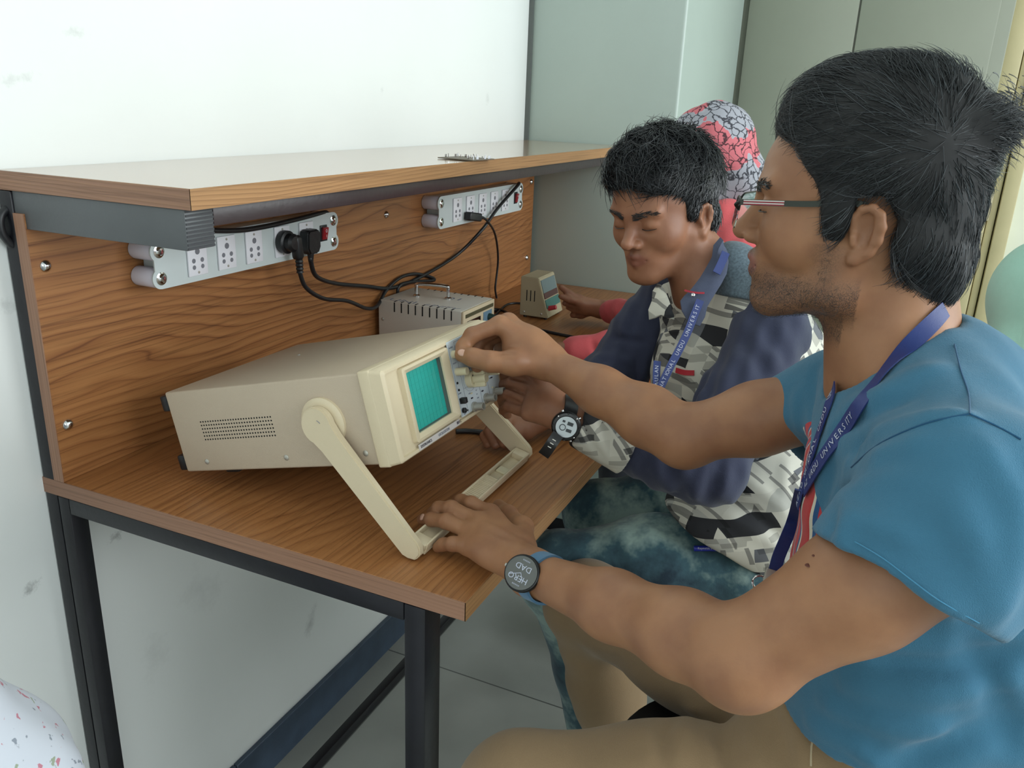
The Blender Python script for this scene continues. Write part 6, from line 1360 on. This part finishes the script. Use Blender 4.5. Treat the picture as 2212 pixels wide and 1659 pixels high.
mV = cloth('mint_green_chiffon', 'a5d2c0', .06, 8, 300, .3); b_ = mV.node_tree.nodes['Principled BSDF']; b_.inputs['Roughness'].default_value = .5; np_obj('veil', v, F, mV, Dp)
# ================================================================== floral garment, bottom left corner
m, nt, b = new_mat('white_floral_cotton'); v = coords(nt); vo = nt.nodes.new('ShaderNodeTexVoronoi'); vo.inputs['Scale'].default_value = 80; n = nd(nt, 'ShaderNodeTexNoise', Scale=90, Detail=3); lk(nt, v, n.inputs['Vector'])
mxv = nt.nodes.new('ShaderNodeVectorMath'); mxv.operation = 'MULTIPLY_ADD'; lk(nt, n.outputs['Color'], mxv.inputs[0]); mxv.inputs[1].default_value = (.025, .025, .025); lk(nt, v, mxv.inputs[2]); lk(nt, mxv.outputs[0], vo.inputs['Vector'])
r = ramp(nt, [(.0, (0, 0, 0)), (.26, (0, 0, 0)), (.34, (1, 1, 1))]); lk(nt, vo.outputs['Distance'], r.inputs[0]); sp = nt.nodes.new('ShaderNodeSeparateColor'); lk(nt, vo.outputs['Color'], sp.inputs[0]); r2 = ramp(nt, [(0, rgb('c07f8e')), (.25, rgb('ccd0da')), (.5, rgb('8d94a0')), (.7, rgb('ccd0da')), (.9, rgb('9aa48f'))], 'CONSTANT'); lk(nt, sp.outputs[1], r2.inputs[0])
mm = nd(nt, 'ShaderNodeMixRGB'); lk(nt, r.outputs[0], mm.inputs[0]); lk(nt, r2.outputs[0], mm.inputs[1]); mm.inputs[2].default_value = rgb('ccd0da'); lk(nt, mm.outputs[0], b.inputs['Base Color']); b.inputs['Roughness'].default_value = .85
Ep = thing('person', (-.86, -.50, 0), 'person in a white floral cotton dress, only the sleeve in the bottom left corner', 'person')
c0 = pxd(-85, 1745, .78); tE = Vector((c0.x - .36, c0.y + .06, 0)); shE = Vector((tE.x + .17, tE.y - .02, 1.30)); wE = c0 + Vector((-.22, -.10, .10))
HE = Head((tE.x, tE.y, 1.56), -.6, -.1, 0, .97); SE = Sculpt(); HE.build(SE); nE = Vector((tE.x, tE.y - .02, 1.38)); SE.rc(HE.w(0, -.03, -.02), nE, .048, .054, .03); SE.rc(nE, (tE.x, tE.y, .9), .09, .11, .05)
SE.chain([nE + Vector((0, 0, -.06)), shE, c0, wE], [.05, .045, .036, .023], .02); SE.rc(wE, wE + Vector((-.06, -.02, .01)), .024, .020, .01, flat=((0, 0, 1), .6))
for k in range(4): o_ = Vector((0, .018 * k - .028, 0)); finger(SE, [wE + Vector((-.07, -.02, .01)) + o_, wE + Vector((-.105, -.022, .008)) + o_, wE + Vector((-.135, -.024, -.004)) + o_], .0085, .0070, .003)
finger(SE, [wE + Vector((-.03, -.035, .012)), wE + Vector((-.07, -.062, .014)), wE + Vector((-.10, -.066, .010))], .0100, .0078)
for s_ in (-1, 1): SE.rc((tE.x + s_ * .08, tE.y, .85), (tE.x + s_ * .09, tE.y, .07), .07, .04, .03); SE.rc((tE.x + s_ * .09, tE.y, .045), (tE.x + s_ * .09 + .05, tE.y + .13, .035), .038, .030, .02)
SE.plane((0, 0, .004), (0, 0, -1)); v, F = SE.mesh(.005, smooth=1); lip, bd = HE.attrs(v); bE = np_obj('body', v, F, M['skinB'], Ep, attrs=dict(lip=lip, beard=bd, tone=np.zeros(len(v)))); eyes(HE, bE)
HH = Sculpt(); HE.el(HH, (0, -.018, .062), (.084, .094, .092), .02); HE.el(HH, (0, -.05, -.02), (.075, .055, .09), .03); HE.rc(HH, (0, -.085, -.05), (0, -.10, -.26), .045, .022, .03); HE.el(HH, (0, .085, -.005), (.066, .062, .088), .008, 'sub'); HH.noise(120, .0015, 6, seed=3, stretch=(1, 1, .3)); v, F = HH.mesh(.004); np_obj('hair', v, F, M['hair'], Ep)
FG = Sculpt(); FG.rc(nE + Vector((0, 0, -.08)), (tE.x, tE.y, .95), .10, .135, .05); FG.rc((tE.x, tE.y, .95), (tE.x, tE.y, .22), .15, .23, .06); FG.rc(nE + Vector((0, 0, -.08)), shE, .07, .068, .04); FG.rc(shE, c0 + Vector((0, 0, 0)), .068, .096, .03); FG.rc(c0, c0.lerp(wE, .45), .096, .080, .03)
FG.plane((0, 0, .24), (0, 0, -1)); FG.noise(30, .004, 6, seed=6, stretch=(1, 1, .4)); FG.rc(nE + Vector((0, 0, -.02)), nE + Vector((0, 0, .08)), .062, .07, .006, 'sub')
v, F = FG.mesh(.006, smooth=1); np_obj('dress', v, F, m, Ep)
# ================================================================== stools and the small things
def stool(x, y, h, label):
    t = thing('stool', (x, y, 0), label, 'stool', 'round lab stools under the seated people')
    b = bmesh.new(); lathe(b, (x, y, h - .045), (0, 0, 1), [(0, .155), (.006, .172), (.030, .176), (.042, .170), (.045, .150), (.0452, .001)], 48); obj('seat', b, M['stool_seat'], t)
    for sx in (-1, 1):
        for sy in (-1, 1): b = bmesh.new(); cyl(b, (x + sx * .17, y + sy * .17, 0), (x + sx * .10, y + sy * .10, h - .044), .011, 12); obj('leg', b, M['steel_black'], t)
    b = bmesh.new(); tube(b, [(x + math.cos(a) * .17, y + math.sin(a) * .17, .24) for a in [k * math.pi / 16 for k in range(33)]], .007, 8, 0); obj('foot_ring', b, M['steel_black'], t); return t
m, nt, b = new_mat('black_speckled_seat'); b.inputs['Base Color'].default_value = (.004, .004, .006, 1); b.inputs['Roughness'].default_value = .6; v = coords(nt); vo = nt.nodes.new('ShaderNodeTexVoronoi'); vo.inputs['Scale'].default_value = 170; lk(nt, v, vo.inputs['Vector']); r = ramp(nt, [(.0, (.05, .05, .055)), (.12, (.004, .004, .006))]); lk(nt, vo.outputs['Distance'], r.inputs[0]); lk(nt, r.outputs[0], b.inputs['Base Color']); M['stool_seat'] = m
stool(.165, -1.045, .665, 'round black speckled stool under the near person in the blue T-shirt')
stool(peB.x, peB.y, peB.z - .085, 'round black stool under the person in the patchwork shirt')
stool(peC.x, peC.y, .665, 'round black stool under the person in pink')
h = hit(TR, 1562, 1318, .7, 2.0)
if h is not None:
    n_ = grad(TR, h); ax2 = (hit(TR, 1585, 1312, .7, 2.0) or h + R_ * .02) - h; X = frame4(h + n_ * .004, ax2, n_.cross(ax2))
    t = thing('memory_card_case', h, 'small dark grey plastic card with a white mark lying on the tan trousers', 'card')
    b = bmesh.new(); bx(b, (.008, 0, 0), (.060, .030, .006), .0012, 2, X); cc_ = obj('case', b, plain('dark_grey_card', '34373b', .5), t)
    b = bmesh.new(); bx(b, (.022, .004, .0033 * (1 if (X.to_3x3() @ Vector((0, 0, 1))).dot(n_) > 0 else -1)), (.022, .010, .0006), 0, 1, X); obj('label_patch', b, M['white_plastic'], cc_)
bpy.context.view_layer.update()
